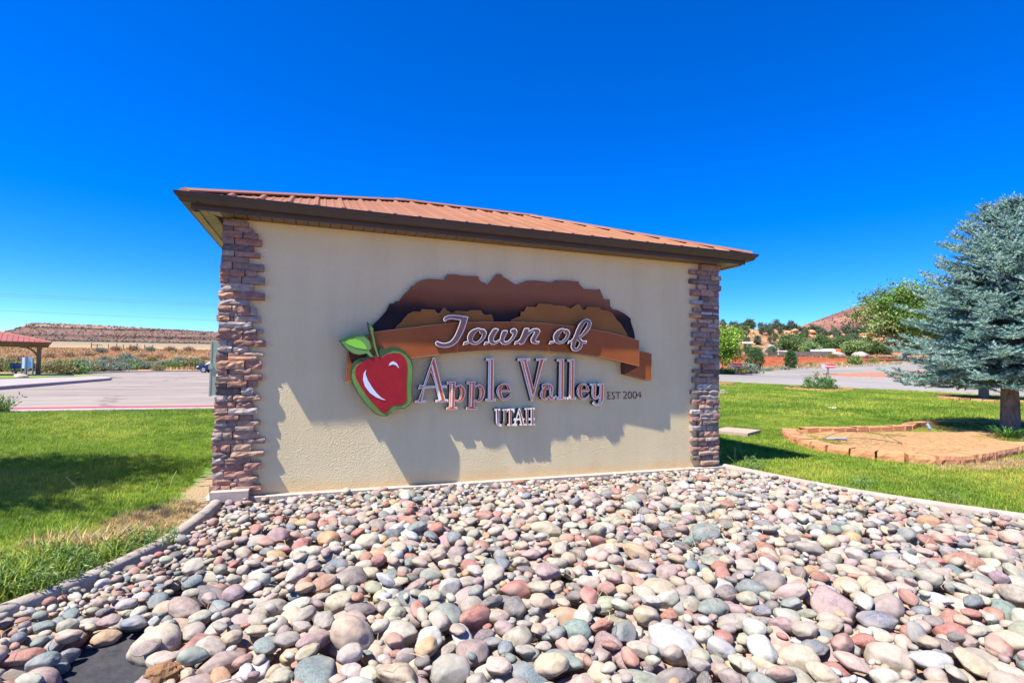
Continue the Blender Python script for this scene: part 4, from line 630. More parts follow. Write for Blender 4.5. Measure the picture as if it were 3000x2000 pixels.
for i, (x0, x1, z0, z1, c) in enumerate(STONES):
    leftp = x0 < 2
    ex = .0
    if leftp and x0 < .035: x0 -= .006
    if not leftp and x1 > 5.3: x1 += .012
    if not leftp and x0 > 5.3: x0 += .0
    me, loc = stone_mesh(x0, x1, z0-.0005, z1+.0005, .046+.022*random.random(), i*3.7, .006+.007*random.random())
    o = obj('veneer_stone', me, None, B, loc); k = 1.0+.25*random.random(); q = lin(*[int(a*.8+b_*.2) for a, b_ in zip(SC[c], (152, 128, 114))]); hs = random.uniform(-.03, .03)
    o.color = (min(1, q[0]*k*(1+hs)), q[1]*k, q[2]*k*(1-hs), 1)
# side returns of the stone corners
for side in (0, 1):
    z = .05; kk = 0
    while z < 2.36:
        hz = random.uniform(.05, .085); y = .0
        yend = random.choice((.2, .26, .32))
        me, loc = stone_mesh(-yend/2, yend/2, z, min(z+hz-.003, 2.42), .045+.02*random.random(), 900+kk*2.3+side*50, .008)
        o = obj('veneer_stone', me, None, B, (.05 if side == 0 else W-.05, yend/2+.0, loc[2])); o.rotation_euler = (0, 0, -math.pi/2 if side == 0 else math.pi/2)
        o.color = lin(*SC[random.choice('tbrpdglo')]); z += hz; kk += 1
# pale cast slab under the left pillar
MB().box((.0, -.145, .0), (.29, -.06, .085)).build('base_slab', M('cast_slab', lin(176,156,142), lin(188,170,154), scale=7., rough=.85, bump=.2), B)
o = B.children[-1]; bv = o.modifiers.new('bevel', 'BEVEL'); bv.width = .006; bv.segments = 2

# fascia, soffit panels, gutter
x0, x1, y0, y1 = -OV, W+OV, -OV, D+OV
fa = MB()
for a, b in (((x0, y0, H-.004), (x1, y0+.02, ZG)), ((x0, y1-.02, H-.002), (x1, y1, ZG)), ((x0, y0+.02, H-.002), (x0+.02, y1-.02, ZG)), ((x1-.02, y0+.02, H-.002), (x1, y1-.02, ZG))): fa.box(a, b)
fa.build('fascia', BROWN, B)
tr = MB(); tr.box((x0-.006, y0+.07, H-.012), (x0+.05, y1, H-.0035)); tr.box((x1-.05, y0+.07, H-.012), (x1+.006, y1, H-.0035)); tr.build('soffit_trim', SOFF, B)
sf = MB(); sf.box((x0+.02, y0+.02, H+.008), (x1-.02, y1-.02, H+.014)).build('soffit', M('soffit_backing', lin(60,52,42)), B)
SO = B.children[-1]
pw = .098
def panel(poly, mat=None):
    V = [(x, y, H-.001) for x, y in poly]+[(x, y, H+.007) for x, y in poly]; n = len(poly)
    if area(poly) > 0: F = [tuple(range(n))[::-1], tuple(range(n, 2*n))]
    else: F = [tuple(range(n)), tuple(range(n, 2*n))[::-1]]
    F += [(i, (i+1) % n, n+(i+1) % n, n+i) for i in range(n)]
    obj('soffit_panel', mesh('soffit_panel', V, F), mat or SOFF, SO)
SOFF2 = M('dark_soffit', lin(122,100,78), lin(132,110,86), scale=5., rough=.55)  # front panels get a darker tone than the beige side ones
x = x0+.022
while x < x1-.03:
    a, b = x, min(x+pw-.007, x1-.022)
    ya = lambda q: -.002 if 0 <= q <= W else (q-.004 if q < 0 else -(q-W)-.004)
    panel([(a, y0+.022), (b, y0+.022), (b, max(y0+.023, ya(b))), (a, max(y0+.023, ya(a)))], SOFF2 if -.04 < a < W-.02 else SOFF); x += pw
y = y0+.03
while y < D:
    a, b = y, y+pw-.007
    xl = lambda q: -.05 if q > -.045 else q-.004
    panel([(x0+.052, a), (max(x0+.053, xl(a)), a), (max(x0+.053, xl(b)), b), (x0+.052, b)])
    xr = lambda q: W+.05 if q > -.045 else W-q+.004
    panel([(min(x1-.053, xr(a)), a), (x1-.052, a), (x1-.052, b), (min(x1-.053, xr(b)), b)]); y += pw
gp = [(0, ZG-.004), (0, 2.476), (.058, 2.474), (.07, 2.482), (.076, 2.497), (.085, 2.512), (.099, 2.522), (.105, 2.53), (.105, 2.545), (GO, 2.547), (GO, ZG), (.1, ZG), (.098, 2.54), (.09, 2.53), (.07, 2.49), (.01, 2.485)]
gm = MB(); n = len(gp)
corner = [(x0, y0, -1, -1), (x1, y0, 1, -1), (x1, y1, 1, 1), (x0, y1, -1, 1)]
for cx, cy, sx, sy in corner:
    for o_, z in gp: gm.V.append((cx+sx*o_, cy+sy*o_, z))
for c in range(4):
    for k_ in range(n):
        a = c*n; b = ((c+1) % 4)*n; q = (k_+1) % n; gm.F.append((a+k_, b+k_, b+q, a+q))
G = gm.build('gutter', BROWN, B)
jt = MB()
for sx in (x0+.07, x1-.07): jt.prism([(sx-.018, 2.4735), (sx+.018, 2.4735), (sx+.018, 2.475), (sx-.018, 2.475)], y0-.075, y0-.01)
for sx in (.0+.02, W*.55, W-.02):
    q = [(o_, z) for o_, z in gp[2:10]]
    for s_ in range(len(q)-1):
        (o1, z1), (o2, z2) = q[s_], q[s_+1]
        jt.add([(sx-.012, y0-o1-.0025, z1-.001), (sx+.012, y0-o1-.0025, z1-.001), (sx+.012, y0-o2-.0025, z2), (sx-.012, y0-o2-.0025, z2)], [(0, 1, 2, 3)])
jt.build('gutter_joint', BROWN, G)
# hip roof
E_ = OV+.055; ZE, MS = 2.552, .37
rz = ZE+MS*(D/2+E_)
c = [(-E_, -E_, ZE), (W+E_, -E_, ZE), (W+E_, D+E_, ZE), (-E_, D+E_, ZE), (D/2, D/2, rz), (W-D/2, D/2, rz)]
RF = obj('roof', mesh('roof', c+[(p[0], p[1], p[2]-.012) for p in c], [(0,1,5,4),(1,2,5),(2,3,4,5),(3,0,4),(6,10,11,7),(7,11,8),(8,11,10,9),(9,10,6),(0,6,7,1),(1,7,8,2),(2,8,9,3),(3,9,6,0)]), ROOFM, B)
sl = Vector((0, 1, MS)).normalized(); nn = Vector((0, -MS, 1)).normalized()
def rib(x, half, hgt_, ya, yb):
    P = []
    for y in (ya, yb):
        z = ZE+MS*(y+E_)
        for o_, h_ in ((-half, .001), (-half*.45, hgt_), (half*.45, hgt_), (half, .001)):
            P.append((x+o_, y+nn.y*h_, z+nn.z*h_))
    return mesh('roof_rib', P, [(0,1,5,4),(1,2,6,5),(2,3,7,6),(0,3,2,1),(4,5,6,7)])
x = -E_+.11; i = 0
while x < W+E_-.05:
    top = min(D/2, x, W-x)-.05
    if top > -E_+.05:
        obj('roof_rib', rib(x, .03, .021, -E_-.004, top), ROOFM, RF)
        for q in (.076, .152):
            if x+q < W+E_-.1: 
                tp2 = min(D/2, x+q, W-x-q)-.06
                if tp2 > -E_+.05: obj('roof_rib', rib(x+q, .014, .005, -E_-.003, tp2), ROOFM, RF)
    x += .2286
sc = MB()
for q in range(60):
    x = random.choice([-E_+.11+.2286*k+.03 for k in range(25)]); t = min(D/2, x, W-x)-.1
    y = random.choice((-.1, .35, .8, 1.25))
    if y < t: z = ZE+MS*(y+E_); sc.box((x-.005, y-.005, z+.002), (x+.005, y+.005, z+.009))
sc.build('roof_screws', M('screw_grey', lin(120,80,70)), RF, kind='stuff')
def cap(name, a, b):
    a, b = Vector(a), Vector(b); d = (b-a).normalized(); s_ = d.cross(Vector((0, 0, 1))).normalized(); m_ = MB()
    up = Vector((0, 0, 1)); w_ = .095; dz = -.3*w_ if name == 'hip_cap' else -MS*w_
    P = []
    for p in (a, b):
        for o_, h_ in ((-w_, dz+.024), (-w_*.96, dz+.036), (-.02, .036), (.02, .036), (w_*.96, dz+.036), (w_, dz+.024), (0, .012)): P.append(p+s_*o_+up*h_)
    n_ = 7; m_.add(P, [(k, (k+1) % n_, n_+(k+1) % n_, n_+k) for k in range(n_)]+[tuple(range(n_))[::-1], tuple(range(n_, 2*n_))]); return m_.build(name, ROOFC, RF)
A, Bq = c[4], c[5]
cap('ridge_cap', (A[0]-.1, A[1], A[2]), (Bq[0]+.1, Bq[1], Bq[2]))
for e in (0, 3): cap('hip_cap', c[e], A)
for e in (1, 2): cap('hip_cap', c[e], Bq)

# ------------------------------------------------------------------ the sign on the wall
def panel_mat(name, c, rough=.4, spec=.4, metal=0.): return M(name, c, rough=rough, spec=spec, metal=metal)
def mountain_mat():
    m, t, b = new_mat('mountain_gradient'); L = t.links.new; b.inputs['Roughness'].default_value = .38
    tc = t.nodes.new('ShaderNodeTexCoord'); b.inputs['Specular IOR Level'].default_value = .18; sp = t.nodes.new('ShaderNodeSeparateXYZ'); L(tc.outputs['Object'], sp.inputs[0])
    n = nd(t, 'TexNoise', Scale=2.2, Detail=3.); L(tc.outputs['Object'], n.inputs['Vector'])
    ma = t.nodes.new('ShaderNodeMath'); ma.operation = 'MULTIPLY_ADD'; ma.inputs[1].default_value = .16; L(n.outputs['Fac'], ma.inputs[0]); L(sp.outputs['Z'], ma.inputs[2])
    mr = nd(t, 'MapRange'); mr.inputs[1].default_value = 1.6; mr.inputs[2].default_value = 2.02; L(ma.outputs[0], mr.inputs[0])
    r = ramp(t, mr.outputs[0], [(0, lin(40,25,24)), (.35, lin(24,14,15)), (.52, lin(52,30,23)), (.72, lin(124,70,38)), (1, lin(150,92,56))])  # colour by height: near-black low on the panel, brown towards the top
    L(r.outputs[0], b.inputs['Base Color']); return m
COPPER = M('copper_paint', lin(154,82,34), lin(170,94,42), scale=3.5, rough=.46, spec=.25, bump=.06, bscale=25)
COPPER_D = M('copper_paint_back', lin(92,48,30), lin(104,56,34), scale=1.5, rough=.5, spec=.2)
EDGE = panel_mat('copper_edge', lin(200,138,100), .35)
BUTTE = M('butte_paint', lin(152,94,38), lin(168,108,48), scale=2., rough=.5, spec=.2)
BLACK = panel_mat('letter_return', lin(26,26,30), .35)
WHITE = panel_mat('letter_white', lin(250,243,222), .4)
ORANGE = panel_mat('letter_orange', lin(226,96,18), .4)
PLUM = panel_mat('letter_plum', lin(104,74,72), .4)
SG = thing('town_sign', 'welcome sign on the stucco wall: apple, ribbon, mountains and raised letters', 'sign', (0, 0, 0))
def plate(name, loops, y0_, y1_, mat, parent, edge=None):
    V, F = extrude(loops, y0_, y1_); me = mesh(name, V, F); me.materials.append(mat)
    if edge is not None:
        me.materials.append(edge)
        nt = sum(len(l) for l in loops)
        for p in me.polygons:
            if len(p.vertices) == 4: p.material_index = 1
    return obj(name, me, None, parent)
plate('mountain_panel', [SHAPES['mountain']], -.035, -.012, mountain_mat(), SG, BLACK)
plate('butte_panel', [SHAPES['butte_l']], -.07, -.045, BUTTE, SG, BLACK)
plate('butte_panel', [SHAPES['butte_r']], -.07, -.045, BUTTE, SG, BLACK)
RB = plate('ribbon', [SHAPES['ribbon']], -.125, -.078, COPPER, SG, BLACK)
rim = SHAPES['ribbon']; rin = inset(rim, .005)
def rim_strip(name, loop, d, y, mat, parent):
    l = list(loop) if area(list(loop)) > 0 else list(loop)[::-1]; q = inset(l, d); n_ = len(l)
    V = [(a, y, b) for a, b in l]+[(a, y, b) for a, b in q]; F = [(i, (i+1) % n_, n_+(i+1) % n_, n_+i) for i in range(n_)]
    return obj(name, mesh(name, V, F), mat, parent)
rim_strip('ribbon_rim', rim, .0048, -.1265, EDGE, RB)
seam = MB(); seam.prism([(2.093, 1.295), (2.097, 1.295), (2.105, 1.43), (2.101, 1.43)], -.127, -.124); seam.build('ribbon_seam', EDGE, RB)
for s_ in ('r', 'l'):
    TL = plate('ribbon_tail', [SHAPES['tail_'+s_]], -.095, -.02, COPPER, SG, COPPER_D)
    rim_strip('ribbon_rim', SHAPES['tail_'+s_], .0048, -.0965, EDGE, TL)
    plate('ribbon_fold', [SHAPES['fold_'+s_]], -.0985, -.0962, COPPER_D, TL)
AP = plate('apple', [SHAPES['apple']], -.15, -.02, M('apple_olive', lin(62,88,44), rough=.35), SG, M('apple_side', lin(34,44,26), rough=.4))
plate('apple_flesh_border', [SHAPES['apple_green']], -.1525, -.149, M('apple_green', lin(116,148,74), lin(100,132,62), scale=9., rough=.45), AP)
plate('apple_skin', [SHAPES['apple_red']], -.155, -.1515, M('apple_red', lin(172,32,38), lin(146,24,30), scale=7., rough=.42, bump=.08, bscale=40), AP)
for s_ in 'ab': plate('apple_highlight', [SHAPES['shine_'+s_]], -.1575, -.154, M('apple_shine', lin(214,226,240), rough=.35), AP)
ST = plate('stem', [SHAPES['stem']], -.158, -.06, M('stem_dark', lin(58,84,44), rough=.4), SG, M('apple_side', lin(34,44,26)))
plate('stem_face', [SHAPES['stem_green']], -.1605, -.157, M('apple_green', lin(112,146,70)), ST)
LF = plate('leaf', [SHAPES['leaf']], -.159, -.06, M('leaf_dark', lin(66,100,50), rough=.35), SG, M('apple_side', lin(34,44,26)))
plate('leaf_face', [SHAPES['leaf_mid']], -.1615, -.158, M('leaf_mid', lin(110,152,76), rough=.35), LF)
plate('leaf_highlight', [SHAPES['leaf_bright']], -.164, -.1605, M('leaf_bright', lin(140,214,66), rough=.35), LF)
def letter(ch, loops, stripes, yf, yb, fill, ins, stripe_mat, name):
    l = plate(name, loops, yf, yb, WHITE, SG, BLACK)
    l['label'] = 'raised letter '+ch
    if fill is not None:
        for k_ in (1, .85, .7, .55, .4, .3):        # the widest border that leaves a clean face
            L_ = [inset(q, ins*k_*(.6 if i > 0 else 1), i > 0) for i, q in enumerate(loops)]
            V, F = extrude(L_, yf-.002, yf+.001); n_ = len(V)//2
            want = abs(area(L_[0]))-sum(abs(area(q)) for q in L_[1:])
            got = sum(abs((V[b][0]-V[a][0])*(V[c_][2]-V[a][2])-(V[b][2]-V[a][2])*(V[c_][0]-V[a][0]))/2 for f in F if len(f) == 3 and max(f) < n_ for a, b, c_ in (f,))
            if abs(got-want) < .03*want: break
        obj('letter_face', mesh('letter_face', V, F), fill, l)
    for s__ in stripes: plate('letter_stripe', [s__], yf-.004, yf-.001, stripe_mat, l)
for ch, lo, st_ in TOWN: letter(ch, lo, st_, -.17, -.128, PLUM, .0085, WHITE, 'letter')
for ch, lo, st_ in APPLE_VALLEY: letter(ch, lo, st_, -.066, -.006, ORANGE, .0112, WHITE, 'letter')
for ch, lo, st_ in UTAH: letter(ch, lo, st_, -.066, -.006, None, 0, M('letter_rust', lin(150,74,44), rough=.4), 'letter')
eb = [MB() for _ in EST]
ESTM = M('painted_brown_lettering', lin(104,62,50), rough=.7)
for q, line in zip(eb, EST): q.tube([(x, -.003, z) for x, z in line], .0052, 6).build('painted_letter', ESTM, SG)

# grey-green meter cabinet on the building's left side
UB = thing('utility_cabinet', 'grey-green metal utility cabinet mounted on the left side of the building', 'cabinet', (-.04, .8, .84))
GG = M('cabinet_paint', lin(128,150,150), lin(140,162,160), scale=6., rough=.5)
MB().box((-.14, 0, 0), (.08, .62, .53)).build('cabinet_body', GG, UB)
MB().box((-.155, -.004, -.012), (-.142, .63, .545)).build('cabinet_door', M('cabinet_edge', lin(150,158,156), rough=.5), UB)
MB().box((-.165, -.012, .26), (-.13, .05, .3)).build('latch', GG, UB)
MB().box((-.05, -.03, .1), (-.015, -.003, .52)).build('conduit_cover', M('cabinet_edge', lin(150,158,156)), UB)
# ------------------------------------------------------------------ river rock bed
FAB = M('weed_fabric', lin(48,48,52), lin(66,64,66), scale=14., rough=.8, bump=.5, bscale=30, bdist=.02)
def bedz(x, y): return -.092+.045*ss(.2, 1.6, min(x+.3, 6.2-x))*ss(.1, 1.4, -y)+.012*noise.noise((x*2.1, y*2.1, 0))
bed_poly = [(p[0], p[1]) for p in KL[::-1]]+[(p[0], p[1]) for p in KR]+[(6, -6.5), (-2, -6.5)]
drape('bed_soil', [(x, y if y < -.1 else -.02) for x, y in bed_poly], M('dusty_soil', lin(176,150,130), lin(150,126,108), scale=12., rough=.95, bump=.6, bscale=40, bdist=.02), 0, .25, bedz, kind='structure')
def kx(line, y):
    if y > line[0][1]: return line[0][0]
    for a, b in zip(line, line[1:]):
        if (a[1]-y)*(b[1]-y) <= 0 and a[1] != b[1]: return a[0]+(b[0]-a[0])*(y-a[1])/(b[1]-a[1])
    return line[-1][0]
ROCKPAL = [((192,170,158), 8, 'pinkish tan'), ((164,158,148), 12, 'grey'), ((210,192,172), 5, 'cream'), ((224,214,204), 3, 'white'), ((150,130,130), 11, 'mauve'), ((158,110,98), 8, 'brick red'),
           ((112,124,130), 6, 'blue grey'), ((116,130,128), 4, 'teal grey'), ((200,146,112), 3, 'orange'), ((108,102,104), 6, 'dark grey'), ((150,150,136), 7, 'greenish grey'), ((190,156,144), 5, 'rose'), ((176,158,138), 9, 'tan')]
RW = np.array([p[1] for p in ROCKPAL], float); RW /= RW.sum()
GAPS = [(.02, -2.5, .13, .2), (.2, -1.95, .14, .07), (.06, -2.8, .16, .16), (.52, -1.15, .2, .07), (.28, -1.5, .11, .06)]
def size_at(x, y, q):
    """half length of a stone by place: small along the kerbs and by the wall, bigger in the middle"""
    dl = x-kx(KL, y); dr = kx(KR, y)-x; dw = -y
    m = .036+.020*ss(.25, 1.0, dl)*ss(.2, 1.9, dr)*ss(.15, 1.5, dw)+.006*ss(.3, 1.2, dl)
    return m*q
for i, (a, b, c_, d_) in enumerate(GAPS): drape('weed_fabric', [(a+(c_*1.5+.05)*math.cos(t)*(1+.12*math.sin(3*t+i)), b+(d_*1.5+.05)*math.sin(t)) for t in np.linspace(0, 6.1, 22)], FAB, .006+.004*i, .12, bedz, kind='structure')
rocks = []; cell = {}; CS = .13
def rest(x, y, r, h_):
    z = bedz(x, y)+h_*.72; ix, iy = int(math.floor(x/CS)), int(math.floor(y/CS))
    for i in (ix-2, ix-1, ix, ix+1, ix+2):
        for j in (iy-2, iy-1, iy, iy+1, iy+2):
            for k_ in cell.get((i, j), ()):
                X, Y, Z, R_, Hh = rocks[k_][:5]; d2 = (X-x)**2+(Y-y)**2; s_ = (R_+r)*.87
                if d2 < s_*s_:
                    zz = Z+(Hh+h_)*.86*math.sqrt(1-d2/(s_*s_))
                    if zz > z: z = zz
    return z
rr = random.Random(11)
def in_gap(x, y, r):
    return any(((x-a)/(c+r*.6))**2+((y-b)/(d+r*.6))**2 < 1 for a, b, c, d in GAPS)
def throw(n, lo, hi, tries, zmax):
    c = 0
    while c < n:
        c += 1; best = None; q = lo+(hi-lo)*rr.random()**1.5; q *= 1.3 if rr.random() < .1 else 1
        for _ in range(tries):
            y = -.1-4.7*rr.random()**.9; xl, xr_ = kx(KL, y)+.06, kx(KR, y)-.06
            x = xl+(xr_-xl)*rr.random()
            a = size_at(x, y, q); b = a*rr.uniform(.6, .93); h_ = b*rr.uniform(.52, .88); r = (a+b)/2
            if x-r*.95 < xl-.02 or x+r*.95 > xr_+.02 or y+r*.8 > -.08 or in_gap(x, y, r): continue
            z = rest(x, y, r, h_)
            if best is None or z-bedz(x, y) < best[0]: best = (z-bedz(x, y), x, y, z, r, h_, a, b)
        if best is None or best[0] > zmax: continue
        _, x, y, z, r, h_, a, b = best
        cell.setdefault((int(math.floor(x/CS)), int(math.floor(y/CS))), []).append(len(rocks))
        rocks.append((x, y, z, r, h_, a, b))
def put(x, y, a, b, h_, col=None):
    r = (a+b)/2; z = rest(x, y, r, h_); cell.setdefault((int(math.floor(x/CS)), int(math.floor(y/CS))), []).append(len(rocks)); rocks.append((x, y, z, r, h_, a, b)); FIX[len(rocks)-1] = col
FIX = {}
for x, y, a, b, h_, cidx in ((.2, -2.5, .105, .095, .075, 1), (.33, -2.72, .08, .06, .05, 12), (.52, -2.4, .1, .06, .05, 4), (.52, -1.72, .12, .08, .05, 9), (.85, -3.0, .13, .085, .07, 6), (.42, -2.98, .15, .09, .06, 1),
                             (.62, -3.1, .14, .08, .07, 12), (1.2, -2.3, .09, .07, .05, 2), (1.95, -2.9, .09, .085, .06, 8), (2.3, -3.25, .12, .1, .07, 3), (1.42, -2.72, .09, .07, .07, 7), (2.0, -2.45, .1, .065, .05, 1),
                             (5.15, -.5, .13, .07, .055, 12), (5.3, -.75, .1, .07, .06, 2), (5.05, -.9, .1, .08, .06, 12), (4.6, -.7, .12, .06, .05, 4), (.35, -.8, .11, .06, .05, 11), (1.02, -1.35, .13, .07, .05, 4), (.55, -.95, .12, .05, .05, 10), (.1, -1.35, .08, .06, .045, 4)):
    put(x, y, a, b, h_, cidx)
throw(3200, .95, 1.5, 6, .12)
throw(3600, .68, 1.0, 6, .13)
throw(3400, .34, .6, 6, .13)
NR = len(rocks); RA = np.array(rocks)
rot = np.array([(rr.gauss(0, .2), rr.gauss(0, .2), rr.uniform(0, 6.283)) for _ in range(NR)])
cid = rng.choice(len(ROCKPAL), size=NR, p=RW)
for k_, v_ in FIX.items(): cid[k_] = v_
base = np.array([lin(*p[0])[:3] for p in ROCKPAL]); rcol = base[cid]*(.86+.26*rng.random((NR, 1)))*(1+.05*rng.normal(size=(NR, 3)))
rcol = np.clip(rcol*.8*np.array([1.03, 1.0, .93]), .03, .36)
def pebble(sub, seed, ang=0.):
    bm = bmesh.new(); bmesh.ops.create_icosphere(bm, subdivisions=sub, radius=1)
    off = Vector((seed*7.1, seed*3.3, seed*1.7)); P = []
    pl = [(Vector((rr.gauss(0, 1), rr.gauss(0, 1), rr.gauss(0, 1))).normalized(), rr.uniform(.66, .9)) for _ in range(6 if ang else 3)]
    for v in bm.verts:
        d = v.co.normalized(); k_ = 1+.16*noise.noise(d*.9+off)+.09*noise.noise(d*2.1+off)+(.06*noise.noise(d*5+off) if ang else .012*noise.noise(d*6+off))
        p = d*k_
        for n_, c_ in pl:                   # worn flats and broken faces
            e = p.dot(n_)-c_
            if e > 0: p = p-n_*e*(.9 if ang else .65)
        P.append(p)
    F = [tuple(v.index for v in f.verts) for f in bm.faces]; bm.free()
    return np.array(P), np.array(F)
PEB = [pebble(3, i+1, i % 3 == 2) for i in range(10)]; PEBS = [pebble(2, i+31, i % 4 == 3) for i in range(10)]; PEBL = [pebble(4, i+61, i % 3 == 2) for i in range(14)]
def rotm(r):
    cx_, sx_, cy_, sy_, cz_, sz_ = math.cos(r[0]), math.sin(r[0]), math.cos(r[1]), math.sin(r[1]), math.cos(r[2]), math.sin(r[2])
    return np.array([[cz_, -sz_, 0], [sz_, cz_, 0], [0, 0, 1]])@np.array([[cy_, 0, sy_], [0, 1, 0], [-sy_, 0, cy_]])@np.array([[1, 0, 0], [0, cx_, -sx_], [0, sx_, cx_]])
# the 300 stones that show largest: how much of each is seen from the path in front
camv = np.array(CAM); PW, PH = 640, 426; fpx = PW*18.568/36
idb = np.full((PH, PW), -1); zb = np.full((PH, PW), 1e9)
R3 = np.array([[*_r2], [*_u2], [*_f]]); q3 = (RA[:, :3]-camv)@R3.T
for k_ in np.argsort(-q3[:, 2]):
    X, Y, Z = q3[k_]
    if Z < .3: continue
    px, py, rp, rh = PW/2+fpx*X/Z, PH/2-fpx*Y/Z, fpx*RA[k_, 3]/Z, fpx*(RA[k_, 4]*.9+RA[k_, 3]*.25)/Z
    a0, a1, b0, b1 = int(px-rp), int(px+rp)+1, int(py-rh), int(py+rh)+1
    a0, a1, b0, b1 = max(0, a0), min(PW, a1), max(0, b0), min(PH, b1)
    if a0 >= a1 or b0 >= b1: continue
    yy, xx = np.mgrid[b0:b1, a0:a1]; m_ = ((xx+.5-px)/rp)**2+((yy+.5-py)/rh)**2 < 1
    idb[b0:b1, a0:a1][m_] = k_
seen = np.bincount(idb[idb >= 0], minlength=NR); big = set(np.argsort(-seen)[:300].tolist())
ROCKA = attr_mat('river_rock', .72, .25, nscale=42., namp=.3, bump=.35, bscale=130., bdist=.003, dust=.55)
ROCKO = attr_mat('river_rock_large', .7, .25, source='object', nscale=40., namp=.3, bump=.38, bscale=120., bdist=.003, dust=.55)
Vs, Fs, Cs_, o_ = [], [], [], 0
for k_ in range(NR):
    if k_ in big: continue
    x, y, z, r, h_, a, b = RA[k_]
    if (y < -4.3 and seen[k_] == 0 and z < -.02): continue
    P, F = (PEBS if (a < .034 or seen[k_] < 12) else PEB)[k_ % 10]
    Vs.append((P*np.array([a, b, h_]))@rotm(rot[k_]).T+np.array([x, y, z])); Fs.append(F+o_); Cs_.append(np.repeat(rcol[k_][None], len(P), 0)); o_ += len(P)
me = mesh('river_rocks', np.concatenate(Vs), np.concatenate(Fs), True); setcol(me, np.concatenate(Cs_))
obj('river_rocks', me, ROCKA, kind='stuff', label='small rounded river rocks filling the bed between the kerbs', category='rocks')
pm = []
for P, F in PEBL:
    me = mesh('river_rock', P, F, True); me.materials.append(ROCKO); pm.append(me)
def where(x, y):
    u, v = uv(x, y); dl = x-kx(KL, y); dr = kx(KR, y)-x
    if -y < .7: return 'against the foot of the wall below the left pillar' if x < 1.2 else 'against the foot of the wall below the lettering' if x < 3.6 else 'against the foot of the wall by the right pillar'
    if dl < .45 and y < -1: return 'beside the left kerb'
    if dr < .6: return 'beside the right kerb'
    if any(((x-a)/(c+.16))**2+((y-b)/(d+.16))**2 < 1 for a, b, c, d in GAPS): return 'at the edge of the bare black fabric'
    if y < -2.3: return 'in the foreground at bottom left' if x < 1.1 else 'in the foreground at bottom middle' if x < 2.1 else 'in the foreground at bottom right'
    return 'in the left part of the bed' if x < 1.3 else 'in the middle of the bed' if x < 3.3 else 'in the right part of the bed'
lab = {}
for k_ in big:
    x, y, z, r, h_, a, b = RA[k_]; sh = 'long' if b/a < .68 else 'flat' if h_/a < .42 else 'round' if b/a > .86 else 'egg-shaped'
    lab.setdefault((ROCKPAL[cid[k_]][2], sh, where(x, y)), []).append(k_)
ORD = ['largest', 'second largest', 'third largest', 'fourth largest', 'fifth largest', 'sixth largest', 'seventh largest', 'eighth largest', 'ninth largest', 'tenth largest', '11th largest', '12th largest', '13th largest', '14th largest', '15th largest', '16th largest']
for (cn, sh, wh), ks in lab.items():
    ks.sort(key=lambda q: -seen[q])
    for i, k_ in enumerate(ks):
        x, y, z, r, h_, a, b = RA[k_]
        o = obj('river_rock', pm[k_ % len(pm)], None, None, (x, y, z)); o.scale = (a, b, h_); o.rotation_euler = tuple(rot[k_])
        o.color = (*rcol[k_], 1)
        tag(o, f'{sh} {cn} river rock {wh}' if len(ks) == 1 else f'{ORD[min(i, 15)]} {sh} {cn} river rock {wh}', 'rock', 'large river rocks in the bed')
# a knob of rough brown lava rock by the fabric, and dry twigs blown over the stones
def rough_rock(name, loc, s, col, label):
    P, F = pebble(4, hash(name+str(loc)) % 97, 1.); P = P*(1+.22*np.array([[noise.noise(Vector(p)*4.3)] for p in P])); me = mesh(name, P*np.array(s), F, False)
    return tag(obj(name, me, M('lava_'+label.split()[0], lin(*col), lin(*(int(c*.6) for c in col)), scale=9., rough=.95, bump=.9, bscale=30, bdist=.02), None, loc), label, 'rock')
rough_rock('lava_rock', (.3, -2.86, .02), (.07, .055, .045), (150,112,78), 'tan pitted lava rock at the edge of the black fabric')
rough_rock('lava_rock', (.12, -2.98, -.01), (.075, .05, .04), (96,72,74), 'dark purple lava rock on the black fabric at the frame bottom')
TW = M('dry_twig', lin(206,176,132), lin(186,150,104), scale=20., rough=.9)
tw = MB()
for q in range(150):
    y = -.3-3.4*rr.random(); x = rr.uniform(kx(KL, y)+.1, kx(KR, y)-.1)
    if rr.random() < .55: x, y = rr.gauss(3.1, .45), rr.gauss(-2.1, .45)
    a = rr.uniform(0, 6.28); L_ = rr.uniform(.05, .2); z = bedz(x, y)+.13+.06*rr.random(); pts = []
    for s_ in range(5): pts.append((x+math.cos(a)*L_*s_/4, y+math.sin(a)*L_*s_/4, z+rr.uniform(-.008, .02)+.02*math.sin(s_))); a += rr.gauss(0, .3)
    tw.tube(pts, [.0016, .0014, .0012, .001, .0006], 4, False)
tw.build('dry_twigs', TW, kind='stuff', label='dry straw-coloured twigs scattered over the river rocks', category='twigs')
big_tw = MB(); big_tw.tube([(.22, -3.1, .08), (.36, -3.12, .09), (.5, -3.12, .1), (.6, -3.1, .1)], [.006, .0055, .004, .002], 6); tag(big_tw.build('dry_stick', M('grey_stick', lin(196,186,172), lin(160,148,132), scale=30.)), 'long pale dry stick lying over rocks at the frame bottom', 'stick')
